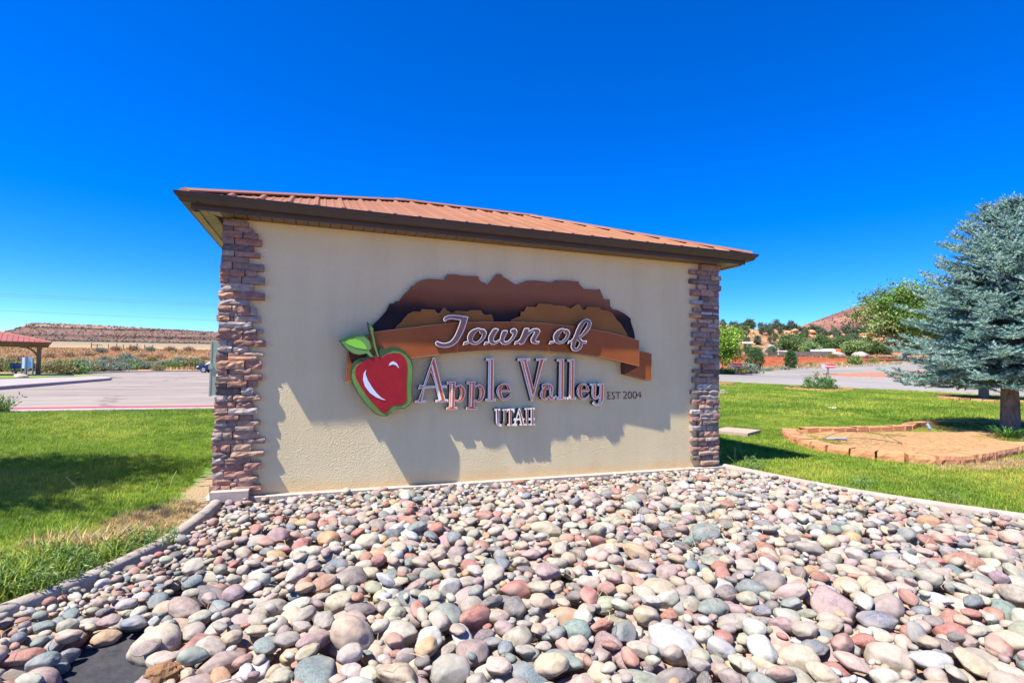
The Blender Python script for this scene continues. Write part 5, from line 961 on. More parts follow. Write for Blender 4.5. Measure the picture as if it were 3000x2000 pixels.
# ------------------------------------------------------------------ trees and shrubs
BARK = M('bark', lin(118,100,84), lin(86,70,58), scale=14., rough=.95, bump=.9, bscale=26, bdist=.03, stretch=(1, 1, .35))
NEEDLE = attr_mat('spruce_needle', .65, .3, namp=0, bump=0, trans=.2)
LEAFM = attr_mat('leaf', .55, .35, namp=0, bump=0, trans=.3)
def limb_tree(h_, spread, seed, trunk_r, levels=2, fork=.35, lean=0):
    r_ = random.Random(seed); mb = MB(); tips = []
    def grow(p, d, L_, rad, lv):
        pts = [p]; q = p.copy(); dd = d.copy()
        for i in range(4):
            dd = (dd+Vector((r_.gauss(0, .1), r_.gauss(0, .1), .05))).normalized(); q = q+dd*L_/4; pts.append(q.copy())
        mb.tube(pts, [rad*(1-.14*i) for i in range(5)], 7 if lv else 9)
        if lv >= levels: tips.append(pts[-1]); tips.append(pts[2]); return
        n = r_.choice((3, 4)) if lv == 0 else 3
        for i in range(n):
            a = 6.283*i/n+r_.uniform(-.5, .5); s_ = pts[2+(i % 3)]
            nd_ = (dd*(1-fork)+Vector((math.cos(a), math.sin(a), .25))*spread).normalized()
            grow(s_.copy(), nd_, L_*r_.uniform(.6, .8), rad*.5, lv+1)
        tips.append(pts[-1])
    grow(Vector((0, 0, -.1)), Vector((lean, 0, 1)).normalized(), h_, trunk_r, 0)
    return mb, tips
def broadleaf(name, label, cat, loc, hh, rx, rz_, pal, leaf, nclus, per, seed, trunk_r=.12, group=None, crown_c=None, fork=.35, crad=.3, parent_meshes=None, trunkm=None):
    """tree with trunk+limbs and a crown of leaf clumps"""
    T = thing(name, label, cat, loc, random.Random(seed).uniform(0, 6.28), group)
    if parent_meshes is None:
        mb, tips = limb_tree(hh*.5, .75, seed, trunk_r, 2, fork)
        cz = crown_c or hh-rz_
        cen = ball_points(nclus, rx, rx, rz_, (0, 0, cz), .35)
        k_ = 1+.28*np.array([noise.noise(Vector((p[0]/rx*1.6, p[1]/rx*1.6, (p[2]-cz)/rz_*1.6+seed))) for p in cen])[:, None]
        cen = (cen-np.array([0, 0, cz]))*k_+np.array([0, 0, cz])
        tp = np.array([(t.x, t.y, t.z) for t in tips if t.z > cz-rz_])
        if len(tp): cen = np.vstack([cen, tp])
        P = cluster_points(cen, per, crad*(.6+.6*rng.random(len(cen))))
        V, F = tri_leaves(P, leaf, .6, .1); me = mesh('crown', V, F); cc = leaf_cols(len(cen), pal, 1, .14)
        setcol(me, np.repeat(np.repeat(cc, per, 0)*(1+.15*rng.normal(size=(len(P), 1))).clip(.5, 1.6), 4, 0)); me.materials.append(LEAFM)
        tm = mesh('trunk', mb.V, mb.F, True); tm.materials.append(trunkm or BARK); parent_meshes = (me, tm)
    obj('crown', parent_meshes[0], None, T); obj('trunk', parent_meshes[1], None, T)
    return T, parent_meshes

def spruce(label, loc, hh, R_, z0, seed, shoots=1., rz=0):
    r_ = random.Random(seed); T = thing('blue_spruce', label, 'spruce tree', loc, rz, 'blue spruces on the right lawn')
    tb = MB(); tb.tube([(0, 0, -.1), (0, 0, .12), (.01, 0, .6), (.0, .01, hh*.5), (0, 0, hh*.97)], [.2*hh/4.6, .165*hh/4.6, .15*hh/4.6, .075, .012], 12)
    bases, dirs, lens = [], [], []
    z = z0
    while z < hh*.985:
        f = (z-z0)/(hh-z0); Lb = R_*((1-f)**.79)*(.6+.4*ss(0, .1, f))+.1; nb = 12 if f < .75 else 8
        for i in range(nb):
            a = 6.283*(i+r_.random()*.7)/nb; L_ = Lb*r_.uniform(.78, 1.1); rise = .02+.62*f
            p = Vector((0, 0, z+r_.uniform(-.06, .06))); pts = [p]; d = Vector((math.cos(a), math.sin(a), rise+.1)).normalized(); ns = max(4, int(L_/.13))
            for s_ in range(ns):
                t = s_/ns; d = (d+Vector((r_.gauss(0, .05), r_.gauss(0, .05), (-.1 if t < .5 else .12)*(1-f)))).normalized(); pts.append(pts[-1]+d*L_/ns)
            tb.tube(pts, [max(.004, .022*(1-t_/len(pts))*min(1, L_)) for t_ in range(len(pts))], 5, False)
            for s_ in range(1, len(pts)):
                t = s_/(len(pts)-1)
                if t < .18 and f < .8: continue
                d = (pts[s_]-pts[s_-1]).normalized(); sd = d.cross(Vector((0, 0, 1))).normalized()
                sub = (1-t)*L_*.42+.1
                for sg in (-1, 1):
                    if r_.random() > .95*shoots: continue
                    dd = (d*.75+sd*sg*r_.uniform(.5, .95)+Vector((0, 0, r_.uniform(-.12, .4)))).normalized()
                    m_ = max(1, int(sub/.12)); q = pts[s_].copy()
                    for w in range(m_):
                        bases.append(tuple(q)); dirs.append(tuple(dd)); lens.append(.17*r_.uniform(.8, 1.25))
                        if w < m_-1 or m_ == 1:
                            for s2 in (-1, 1):
                                e = (dd*.7+dd.cross(Vector((0, 0, 1))).normalized()*s2*.7+Vector((0, 0, r_.uniform(-.1, .35)))).normalized()
                                bases.append(tuple(q+dd*.05)); dirs.append(tuple(e)); lens.append(.11*r_.uniform(.7, 1.3))
                        q = q+dd*.12
            bases.append(tuple(pts[-1])); dirs.append(tuple((d+Vector((0, 0, .25))).normalized())); lens.append(.2)
        z += .135+.04*r_.random() if f < .8 else .11
    for q in range(7):
        a = q*.9; bases.append((0, 0, hh*.93+.02*q)); dirs.append((math.cos(a)*.5, math.sin(a)*.5, 1)); lens.append(.26)
    bases.append((0, 0, hh*.95)); dirs.append((0, 0, 1)); lens.append(.5)
    for q in range(9):
        a = q*2.4; w_ = .06+.05*q; bases.append((math.cos(a)*w_, math.sin(a)*w_, hh*(.97-.02*q))); dirs.append((math.cos(a)*.25, math.sin(a)*.25, 1)); lens.append(.24)
    Bs, Ds, Ls = np.array(bases), np.array(dirs), np.array(lens)[:, None]; Ds /= np.linalg.norm(Ds, axis=1, keepdims=True); n = len(Bs); K = 22
    t = np.tile(np.linspace(.02, 1, K), n)[:, None]; b = np.repeat(Bs, K, 0)+np.repeat(Ds*Ls, K, 0)*t
    A = np.repeat(Ds, K, 0); rd = rng.normal(size=(n*K, 3)); rd[:, 2] += .35; rd -= A*(rd*A).sum(1, keepdims=True); rd /= np.linalg.norm(rd, axis=1, keepdims=True)
    nl = .048*(1-.35*t)*(.8+.4*rng.random((n*K, 1))); tip = b+(A*.75+rd*.8)*nl; sd = np.cross(A, rd)*.0085
    V = np.stack([b-sd, b+sd, tip], 1).reshape(-1, 3); F = np.arange(n*K*3).reshape(-1, 3)
    me = mesh('crown', V, F); tone = np.repeat((.8+.4*rng.random((n, 1))), K, 0)
    pal = np.array([lin(124,158,150)[:3], lin(142,174,164)[:3], lin(104,140,124)[:3], lin(156,182,172)[:3]]); cc = np.repeat(pal[rng.integers(4, size=n)], K, 0)*tone
    setcol(me, np.repeat(cc, 3, 0)); obj('crown', me, NEEDLE, T); tb.build('trunk', M('spruce_bark', lin(156,134,114), lin(110,92,78), scale=18., rough=.95, bump=.9, bscale=30, bdist=.03, stretch=(1, 1, .4)), T, True)
    return T, n
T1_, n1 = spruce('large blue spruce in the tan block planter, cut by the right frame edge', (13.31, 1.08, 0), 4.4, 2.1, 1.05, 5)
T2_, n2 = spruce('smaller blue spruce behind, standing in its own low block ring', (23.4, 6.9, hgt(23.4, 6.9)), 4.4, 1.9, .85, 9, .6)
print('spruce shoots', n1, n2)

GREENP = [lin(96,132,46), lin(116,150,56), lin(80,116,40), lin(140,168,78)]
DARKG = [lin(80,110,56), lin(94,124,64), lin(68,98,50), lin(108,134,76)]
JUN = [lin(92,106,76), lin(104,118,86), lin(80,94,68), lin(118,128,96)]
PALEG = [lin(132,158,92), lin(150,172,108), lin(116,142,80)]
# shade tree just left of the view, whose shadow lies on the left lawn
broadleaf('shade_tree', 'leafy round tree left of the building, shading the lawn', 'tree', (-4.3, .5, 0), 5.9, 1.42, 1.75, GREENP, .1, 190, 85, 21, .09, crad=.2, crown_c=3.95)
# pale cottonwood beyond the road
broadleaf('cottonwood_tree', 'tall light green cottonwood beyond the road, left of the spruce', 'tree', (79, 46, hgt(79, 46)-.2), 11.4, 6.3, 4.7, [lin(104,138,60), lin(122,152,74), lin(88,120,50), lin(146,170,96)], .36, 260, 75, 33, .3, crad=.75, crown_c=7.0, trunkm=M('pale_bark', lin(186,176,158), lin(140,128,110), scale=10., rough=.9))
broadleaf('cottonwood_tree', 'second light green cottonwood close behind the spruce', 'tree', (88.5, 44, hgt(88, 44)-.2), 10.5, 3.9, 4.3, [lin(104,138,60), lin(122,152,74), lin(88,120,50)], .36, 150, 70, 35, .25, crad=.7, crown_c=5.8, trunkm=MATS['pale_bark'])
# copies of a few kinds further out
kinds = {}
def leafy(kind, name, label, cat, px_v, u, s, seed, group, sink=.1):
    x, y = xy(u, px_v*u); z = hgt(x, y)-sink
    if u > 140: z = None
    if kind not in kinds:
        pal, leaf, hh, rx, rzz = dict(dark=(DARKG, .42, 8, 3.4, 3.4), green=([lin(108,126,74), lin(122,138,84), lin(94,112,64)], .42, 7, 3.0, 3.0), pale=(PALEG, .34, 4.6, 2.3, 2.0), bush=(GREENP, .2, 3.2, 1.7, 1.5))[kind]
        T, pm_ = broadleaf(name, label, cat, (x, y, z), hh, rx, rzz, pal, leaf, 110, 42, seed, .16, group, crad=rx*.17); kinds[kind] = pm_
    else: T, _ = broadleaf(name, label, cat, (x, y, z), 1, 1, 1, None, 0, 0, 0, seed, .1, group, parent_meshes=kinds[kind])
    T.scale = (s*1.3, s*1.3, s*random.Random(seed).uniform(.9, 1.1)); T.rotation_euler = (0, 0, seed*1.3); return T
G_T = 'leafy trees in front of the rocky ridge'
for i, (kind, pv, u, s, label) in enumerate((
    ('dark', .412, 118, .5, 'dark green tree behind the flat-roofed shelter, next to the pillar'),
    ('dark', .448, 112, .5, 'dark green tree between the shelter and the lilac-roofed house'),
    ('green', .462, 104, .42, 'lighter green tree left of the lilac-roofed house'),
    ('green', .492, 106, .46, 'small green tree partly covering the lilac roof'),
    ('dark', .528, 116, 1.12, 'tall dark green tree just right of the lilac-roofed house'),
    ('green', .552, 112, 1.0, 'round green tree above the grey fence'),
    ('pale', .566, 98, 1.0, 'pale olive bush in front of the big green trees'),
    ('dark', .585, 114, .95, 'dark green tree behind the white trailer'),
    ('dark', .62, 110, .92, 'dark green tree at the right end of the white trailer'),
    ('pale', .648, 93, 1.15, 'pale dusty bush right of the trailer'),
    ('dark', .69, 98, .7, 'dark bluish tree under the cottonwood'),
    ('dark', .78, 110, .95, 'dark green tree seen behind the spruce branches'),
    ('green', .86, 104, .9, 'green tree hidden mostly behind the large spruce'))):
    leafy(kind, 'leafy_tree', label, 'tree', pv, u, s*.62, i+3, G_T)

# junipers on the ridge
def juniper_mesh(seed, pal=JUN, leaf=.34):
    cen = ball_points(46, 1.25, 1.25, 1.35, (0, 0, 1.5), .4); cen[:, :2] *= (1.15-.22*(cen[:, 2:]/1.5)); P = cluster_points(cen, 22, .26)
    V, F = tri_leaves(P, leaf, .6, .5); me = mesh('crown', V, F); setcol(me, leaf_cols(len(P), pal)); me.materials.append(LEAFM)
    tb = MB(); tb.tube([(0, 0, -.3), (.05, 0, .5), (0, .05, 1.4)], [.16, .12, .05], 6); tm = mesh('trunk', tb.V, tb.F); tm.materials.append(BARK); return me, tm
JM = [juniper_mesh(i) for i in range(5)]
def ordn(i): return ('1st', '2nd', '3rd')[i] if i < 3 else f'{i+1}th'
jl = []
for i in range(84): jl.append((.385+i*.0068+random.uniform(-.003, .003), 11, random.uniform(.6, 1.25)))     # skyline
for i in range(130): jl.append((random.uniform(.39, .93), random.choice((2, 3, 4, 5, 6, 7, 8, 9)), random.uniform(.55, 1.0)))
jl.sort(); ci = [0, 0]
for pv, row, s in jl:
    uu = 182 if row == 11 else 138+row*4.5; v = pv*uu; ix = int(min(max((v-20)/1.2, 0), RV.shape[0]-1)); p = RV[ix, row]
    sky_ = row == 11; n = ci[sky_]; ci[sky_] += 1
    T = thing('juniper_tree', (f'juniper on the ridge skyline, {ordn(n)} from the stone pillar' if sky_ else f'juniper on the rocky ridge slope, {ordn(n)} from the stone pillar'), 'tree', (p[0], p[1], p[2]-.15), random.uniform(0, 6.28), 'junipers on the rocky ridge')
    T.scale = (s, s, s*random.uniform(.9, 1.25)); m_ = JM[n % 5]; obj('crown', m_[0], None, T); obj('trunk', m_[1], None, T)
# sandstone boulders on the ridge
BOUL = M('sandstone', lin(206,164,120), lin(184,134,96), scale=1.5, rough=.95, bump=.6, bscale=4, bdist=.15)
bm_ = []
for i in range(5):
    P, F = pebble(3, 200+i, 1.); me = mesh('boulder', P*np.array([1.5, 1.1, .65]), F, False); me.materials.append(BOUL); bm_.append(me)
bl = sorted((random.uniform(.385, .8), random.choice((3, 4, 5, 6, 7, 8, 9, 10)), random.uniform(.4, 1.15)) for _ in range(70))
for n, (pv, row, s) in enumerate(bl):
    v = pv*(138+row*4.5); ix = int(min(max((v-20)/1.2, 0), RV.shape[0]-1)); p = RV[ix, row]
    o = obj('boulder', bm_[n % 5], None, None, (p[0], p[1], p[2]+.1)); o.scale = (s, s, s); o.rotation_euler = (random.gauss(0, .15), random.gauss(0, .15), random.uniform(0, 6.28))
    tag(o, f'sandstone boulder on the rocky ridge, {ordn(n)} from the stone pillar', 'boulder', 'boulders on the rocky ridge')

# sagebrush, rabbitbrush and the like around the far lot and roads
def brush_mesh(pal, n=260, leaf=.16, spike=1.):
    base = rng.normal(size=(n, 3))*np.array([.12, .12, 0]); d = rng.normal(size=(n, 3)); d[:, 2] = np.abs(d[:, 2])*.8+.35; d /= np.linalg.norm(d, axis=1, keepdims=True)
    L_ = .45+.4*rng.random((n, 1)); P = np.concatenate([base+d*L_*f*np.array([1, 1, .85]) for f in (.5, .68, .85, 1.)])
    V, F = tri_leaves(P, leaf, .4, .8*spike); me = mesh('foliage', V, F); setcol(me, leaf_cols(len(P), pal)); me.materials.append(LEAFM)
    st_ = MB()
    for i in range(9): st_.tube([(0, 0, -.08), tuple(d[i]*.3), tuple(d[i]*.62)], [.02, .012, .006], 4, False)
    sm = mesh('stem', st_.V, st_.F); sm.materials.append(BARK); return me, sm
SAGE = [lin(134,148,124), lin(120,136,114), lin(150,160,136), lin(108,122,98)]
BR = {'sage': [brush_mesh(SAGE) for _ in range(3)], 'green': [brush_mesh([lin(112,142,66), lin(132,156,82), lin(96,124,58)]) for _ in range(2)], 'olive': [brush_mesh([lin(140,136,84), lin(124,122,76), lin(152,144,92)]) for _ in range(2)], 'dry': [brush_mesh([lin(164,136,104), lin(146,118,92), lin(178,150,112)]) for _ in range(2)]}
KN = dict(sage=('sagebrush', 'grey-green sagebrush'), green=('green_shrub', 'fresh green shrub'), olive=('olive_shrub', 'olive shrub'), dry=('dry_shrub', 'dry brown shrub'))
def brush(kind, pv, u, s, label, sz=1., group='shrubs beyond the parking lot', x=None, y=None):
    if x is None: x, y = xy(u, pv*u)
    T = thing(KN[kind][0], label, 'shrub', (x, y, hgt(x, y)-.06+(.08 if uv(x, y)[0] > 70 else 0)), random.uniform(0, 6.28), group); T.scale = (s, s, s*sz)
    f_, st_ = random.choice(BR[kind]); obj('foliage', f_, None, T); obj('stem', st_, None, T); return T
pvx = lambda px: (px-1500)/1547.35
bl = []
for px, u, kind, s in ((172, 47, 'olive', 2.6), (215, 49, 'green', 2.7), (190, 52, 'sage', 2.4), (240, 55, 'sage', 2.3), (262, 57, 'olive', 2.2), (285, 60, 'sage', 2.6), (312, 62, 'sage', 2.2), (335, 64, 'sage', 2.2), (360, 66, 'sage', 2.1), (385, 69, 'green', 2.0), (405, 71, 'green', 2.1),
    (430, 71, 'sage', 2.2), (468, 69, 'olive', 1.6), (505, 74, 'green', 1.8), (522, 75, 'green', 1.7), (480, 76, 'sage', 2.1), (515, 79, 'sage', 2.1), (560, 76, 'olive', 2.7), (585, 77, 'sage', 2.4), (370, 78, 'sage', 2.4), (340, 80, 'sage', 2.2), (320, 76, 'dry', 2.1),
    (300, 70, 'sage', 2.4), (145, 50, 'olive', 1.9), (120, 56, 'sage', 2.1), (50, 54, 'green', 2.0), (10, 58, 'olive', 2.6), (28, 66, 'olive', 3.0), (58, 84, 'dry', 2.4), (245, 78, 'sage', 2.1), (400, 84, 'sage', 2.0), (370, 92, 'sage', 2.8), (310, 90, 'sage', 1.9),
    (445, 88, 'olive', 2.1), (530, 92, 'sage', 1.9), (570, 90, 'sage', 1.9), (150, 96, 'dry', 2.2), (205, 100, 'dry', 2.2), (260, 106, 'dry', 2.2), (295, 112, 'sage', 2.1), (340, 114, 'dry', 2.0), (390, 115, 'dry', 2.3), (440, 115, 'sage', 2.0), (500, 115, 'dry', 2.2), (555, 115, 'dry', 2.2), (180, 62, 'green', 2.4), (225, 66, 'olive', 2.4), (600, 96, 'dry', 2.), (470, 100, 'dry', 2.), (420, 104, 'dry', 2.)):
    bl.append((px, u, kind, s))
bl.sort(); cnt = {}
for px, u, kind, s in bl:
    k_ = kind+('near' if u < 80 else 'far'); cnt[k_] = cnt.get(k_, 0)+1
    brush(kind, pvx(px), u, s*.74, f'{KN[kind][1]} '+('along the far edge of the lot' if u < 80 else 'on the dry slope behind the lot')+f', {ordn(cnt[k_]-1)} from the left', .95)
G_R = 'shrubs along the far road'
for px, u, kind, s, sz, label in ((2190, 50, 'sage', 1.75, .95, 'wide sagebrush behind the left entrance sign'), (2160, 49, 'olive', 1.3, .9, 'olive shrub behind the left entrance sign'), (2125, 47, 'green', 1.2, .8, 'green shrub at the foot of the leafy bush by the pillar'), (2248, 56, 'sage', .8, .8, 'small sagebrush between the two junipers by the road'), (2300, 57, 'sage', .9, .8, 'small sagebrush left of the round juniper'), (2335, 60, 'sage', .7, .8, 'small sagebrush right of the round juniper'),
    (2505, 62, 'green', 1.2, 1.4, 'upright green shrub on the red bank, right of the entrance sign'), (2375, 66, 'olive', 1.0, .6, 'low olive shrub left of the right entrance sign'), (2560, 64, 'green', .7, 1.2, 'small green shrub on the red bank under the cottonwood'), (2440, 84, 'olive', 1.3, .8, 'olive shrub on top of the red bank'), (2325, 74, 'olive', 1.1, .8, 'olive shrub on the red bank above the round juniper')):
    brush(kind, pvx(px), u, s, label, sz, G_R)
# dry grass standing on the slopes: one uncountable mass on each side
def dry_grass(label, n, ulo, uhi, plo, phi, pal, hh):
    u = ulo+(uhi-ulo)*rng.random(n)**.8; pv = plo+(phi-plo)*rng.random(n); P = []
    for a, b in zip(u, pv):
        x, y = xy(a, b*a); P.append((x, y, hgt(x, y)-.12+(.1 if a > 70 else 0)))
    k_ = 5; P = np.repeat(np.array(P), k_, 0)+rng.normal(size=(n*k_, 3))*np.array([.25, .25, 0]); m_ = len(P)
    d = rng.normal(size=(m_, 3))*np.array([.3, .3, 0])+np.array([0, 0, 1]); h2 = hh*(.5+rng.random((m_, 1))); s_ = rng.normal(size=(m_, 3)); s_[:, 2] = 0; s_ /= np.linalg.norm(s_, axis=1, keepdims=True)
    V = np.stack([P-s_*.09, P+s_*.09, P+d*h2], 1).reshape(-1, 3); me = mesh('dry_grass', V, np.arange(m_*3).reshape(-1, 3)); setcol(me, leaf_cols(m_, pal, 3)); obj('dry_grass', me, LEAFM, kind='stuff', label=label, category='grass')
STR = [lin(200,170,112), lin(184,152,98), lin(210,182,128), lin(164,144,98)]
dry_grass('straw-yellow dry grass on the slope behind the parking lot', 7000, 70, 122, -1.0, -.5, STR, .3)
dry_grass('dry yellow grass along the foot of the red bank', 1300, 55, 68, .39, .85, STR+[lin(120,132,80)], .24)
dry_grass('tufts of dry grass along the top of the red bank', 600, 82, 92, .39, .95, [lin(132,110,80), lin(112,104,72), lin(150,128,92)], .3)
# two dense junipers by the road
DENSE = [lin(70,104,54), lin(84,116,62), lin(60,92,46)]
def dense(name, label, px, u, rx, hh, taper, group=None):
    cen = ball_points(150, rx, rx, hh*.5, (0, 0, hh*.5), .75); cen[:, :2] *= (1-taper*np.clip(cen[:, 2:]/hh, 0, 1)); P = cluster_points(cen, 30, .1*rx); P = P[P[:, 2] > -.05]
    V, F = tri_leaves(P, .16, .4, .9); me = mesh('foliage', V, F); setcol(me, leaf_cols(len(P), DENSE)); x, y = xy(u, pvx(px)*u)
    T = thing(name, label, 'shrub', (x, y, hgt(x, y)), 0, group); obj('foliage', me, LEAFM, T); tb = MB(); tb.tube([(0, 0, -.15), (0, 0, hh*.6)], [.08, .04], 6).build('stem', BARK, T)
dense('round_juniper', 'round clipped juniper by the road, left one', 2212, 57, .95, 2.5, .15, 'dense junipers by the road'); dense('round_juniper', 'small egg-shaped juniper by the road, right one', 2316, 58, .75, 2.1, .55, 'dense junipers by the road')
# bright leafy bush right against the pillar
broadleaf('leafy_bush', 'bright green leafy young tree right beside the right pillar', 'shrub', (*xy(46, pvx(2118)*46), hgt(*xy(46, pvx(2118)*46))), 4.2, 1.5, 1.9, [lin(132,164,56), lin(150,180,70), lin(112,146,48)], .24, 90, 40, 41, .06, crad=.28, crown_c=2.5)
# shrub in the small ring on the lawn
sx, sy = 22.6, 12.9
cen = ball_points(130, 1.25, 1.0, .95, (0, 0, .3), .5); cen = cen[cen[:, 2] > 0]; cen[:, 2] *= (1.15-.3*np.abs(cen[:, 0])); P = cluster_points(cen, 34, .09); V, F = tri_leaves(P, .11, .55, .4)
T = thing('leafy_shrub', 'spreading leafy green shrub in a low ring on the lawn edge', 'shrub', (sx, sy, hr(sx, sy)), 0); T.scale = (.68, .68, .58)
me = mesh('foliage', V, F); setcol(me, leaf_cols(len(P), [lin(84,128,56), lin(104,146,72), lin(70,112,46), lin(126,160,96)])); obj('foliage', me, LEAFM, T); tb = MB()
for i in range(8): tb.tube([(0, 0, 0), (math.cos(i*.8)*.4, math.sin(i*.8)*.4, .5), (math.cos(i*.8)*.9, math.sin(i*.8)*.8, .8)], [.02, .014, .006], 4, False)
tb.build('stem', BARK, T)
# weeds at the left kerb and on the lawns
WEEDC = [lin(112,142,62), lin(132,158,78), lin(150,170,100), lin(98,130,58)]
def weed(label, loc, s, n, pal=WEEDC, spread=.15, hgt_=.15, leaf=.036, asp=.24, blades=0, group='weeds along the kerbs'):
    T = thing('weed', label, 'weed', loc, 0, group); tb = MB(); pts = []
    for i in range(n):
        a = random.uniform(0, 6.28); q = spread*math.sqrt(random.random()); lx, ly = q*math.cos(a), q*math.sin(a); hh = hgt_*random.uniform(.5, 1.1); dx, dy = random.gauss(0, .07), random.gauss(0, .07)
        st_ = [(lx, ly, -.01), (lx+dx*.4, ly+dy*.4, hh*.5), (lx+dx, ly+dy, hh)]; tb.tube(st_, [.0028, .0022, .001], 4, False)
        for t in np.linspace(.15, 1, 8): pts.append((lx+dx*t*t, ly+dy*t*t, hh*t))
    P = np.repeat(np.array(pts), 2, 0); V, F = tri_leaves(P, leaf, asp, .35); me = mesh('foliage', V, F); setcol(me, leaf_cols(len(P), pal)); obj('foliage', me, LEAFM, T); tb.build('stem', M('weed_stem', lin(104,132,74)), T); T.scale = (s,)*3; return T
for i, (x, y, s, n, lb) in enumerate(((-.72, -1.88, 1., 34, 'thick weed clump at the far left end of the kerb'), (-.5, -1.72, 1., 32, 'thick weed clump second from the left along the kerb'), (-.55, -1.4, .95, 22, 'weed clump behind the left kerb, third from the frame edge'), (-.36, -1.52, .85, 26, 'weed clump leaning over the left kerb'), (-.25, -1.22, .85, 30, 'tall thin weed by the dry turf at the left kerb'), (-.12, -1.1, .7, 22, 'small weed where the left kerb bends'),
                                      (-.8, -1.62, 1., 26, 'dark leafy weed at the left frame edge'), (6.05, -1.35, .8, 22, 'grey-green weed on the right lawn near the kerb'), (6.3, -1.95, .6, 16, 'small weed beside the right kerb'), (5.66, -.25, .9, 26, 'tuft of pale weeds at the foot of the right pillar'))):
    weed(lb, (x, y, 0), s, n)
weed('green bushy weed at the left end of the red kerb', (-5.55, 8.75, 0), 2.4, 60, group='weeds on the left lawn')
# dandelion stalks
for i, (x, y) in enumerate(((-1.1, .35), (-.42, .45), (-.5, .25), (5.75, .12), (5.86, .2), (5.95, .28), (6.1, .35), (5.7, .3))):
    q = MB(); q.tube([(0, 0, 0), (random.gauss(0, .02), 0, .1), (random.gauss(0, .05), random.gauss(0, .03), random.uniform(.14, .22))], [.003, .0026, .002], 5); h0 = q.V[-1]
    T = thing('seed_stalk', f'dry weed stalk on the {"left" if x < 2 else "right"} lawn, {ordn(i if x < 2 else i-3)} from the left', 'weed', (x, y, 0), 0, 'dry stalks on the lawns'); q.build('stem', M('stalk', lin(196,180,120), rough=.9), T)
# strappy green plant at the spruce's foot
pl = MB()
for i in range(90):
    a = random.uniform(0, 6.28); q = .18*random.random(); L_ = random.uniform(.2, .42); x, y = q*math.cos(a), q*math.sin(a); w = .012; dx, dy = math.cos(a), math.sin(a)
    V = []
    for t in (0, .35, .7, 1): V += [(x+dx*L_*t*.8-dy*w*(1-t*.9), y+dy*L_*t*.8+dx*w*(1-t*.9), L_*(t-.55*t*t)), (x+dx*L_*t*.8+dy*w*(1-t*.9), y+dy*L_*t*.8-dx*w*(1-t*.9), L_*(t-.55*t*t))]
    pl.add(V, [(0, 1, 3, 2), (2, 3, 5, 4), (4, 5, 7, 6)])
tag(pl.build('strappy_plant', M('strap_leaf', lin(96,146,64), lin(74,122,50), scale=6., rough=.5), loc=(12.3, .62, .05)), 'clump of long strappy green leaves at the foot of the spruce', 'plant')
# ------------------------------------------------------------------ block planters
BLK = attr_mat('tan_block', .9, .2, source='object', nscale=30., namp=.16, bump=.5, bscale=60., bdist=.008)
def block_mesh(L_, dp, hh, seed):
    """split-face block: smooth top, rough outer face (at -y)"""
    V = []; F = []; nx_, nz_ = 6, 3
    for iz in range(nz_+1):
        for ix in range(nx_+1):
            x = -L_/2+L_*ix/nx_; z = hh*iz/nz_; e = ix in (0, nx_) or iz == nz_
            V.append((x, -dp/2-(0 if iz == nz_ else .012)+.016*noise.noise((x*30+seed, z*40, seed)), z))
    n = nx_+1
    for iz in range(nz_):
        for ix in range(nx_): a = iz*n+ix; F.append((a, a+1, a+n+1, a+n))
    b = len(V); V += [(-L_*.44, dp/2, 0), (L_*.44, dp/2, 0), (L_*.44, dp/2, hh), (-L_*.44, dp/2, hh)]
    F += [tuple([nz_*n+i for i in range(n)]+[b+2, b+3]), (b+1, b, b+3, b+2), tuple([iz*n+nx_ for iz in range(nz_+1)][::-1]+[b+2, b+1])[::-1], tuple([iz*n for iz in range(nz_+1)]+[b+3, b])[::-1]]
    me = mesh('block', V, F); me.materials.append(BLK); return me
BMS = [block_mesh(.285, .2, .135, i*3.1) for i in range(5)]
def planter(name, label, line, zf, s=1., out=1, step=.29):
    x0_, y0_ = line[0]; T = thing(name, label, 'planter border', (x0_, y0_, zf(x0_, y0_)), 0, 'block planter rings on the right lawn')
    P = resample(smooth_line(line, 2), step*s)
    for i, (a, b) in enumerate(zip(P, P[1:])):
        m_ = (a+b)/2; d = (b-a); ang = math.atan2(d.y, d.x)+(0 if out > 0 else math.pi)
        o = obj('block', BMS[i % 5], None, T, (m_.x-x0_, m_.y-y0_, zf(m_.x, m_.y)-zf(x0_, y0_)-.012+random.gauss(0, .004))); o.rotation_euler = (random.gauss(0, .015), random.gauss(0, .015), ang+random.gauss(0, .02)); o.scale = (s, s, s)
        k_ = random.uniform(.9, 1.1); q = lin(186,132,92); o.color = (q[0]*k_, q[1]*k_*random.uniform(.97, 1.04), q[2]*k_, 1)
    return T
front = [(8.75, 2.02), (8.35, 1.62), (8.0, 1.12), (7.68, .5), (7.72, .05), (7.86, -.35), (8.05, -.6), (8.3, -.72), (8.7, -.74), (9.47, -.6), (10.32, -.42), (11.04, -.25), (12.2, -.3), (13.4, -.6), (14.6, -.4), (15.4, .4)]
back = [(8.9, 2.06), (9.54, 2.0), (10.18, 1.96), (10.83, 1.92), (11.34, 1.85), (11.7, 1.9), (12.2, 2.2), (12.9, 2.35), (13.7, 2.3), (14.5, 2.1), (15.2, 1.5), (15.45, .7)]
planter('block_planter', 'front row of tan split-face blocks edging the spruce planter', front, zero)
planter('block_planter', 'back row of tan blocks edging the spruce planter', back[::-1], zero)
def ring(cx, cy, rx, ry, n=18): return [(cx+rx*math.cos(6.283*i/n), cy+ry*math.sin(6.283*i/n)) for i in range(n+1)]
planter('block_planter', 'low tan block ring around the smaller spruce behind', ring(23.6, 6.9, 1.5, 1.3), hr, 1.)
planter('block_planter', 'flat tan block ring around the leafy shrub by the road', ring(22.6, 12.95, 1.55, 1.15), hr, .8)
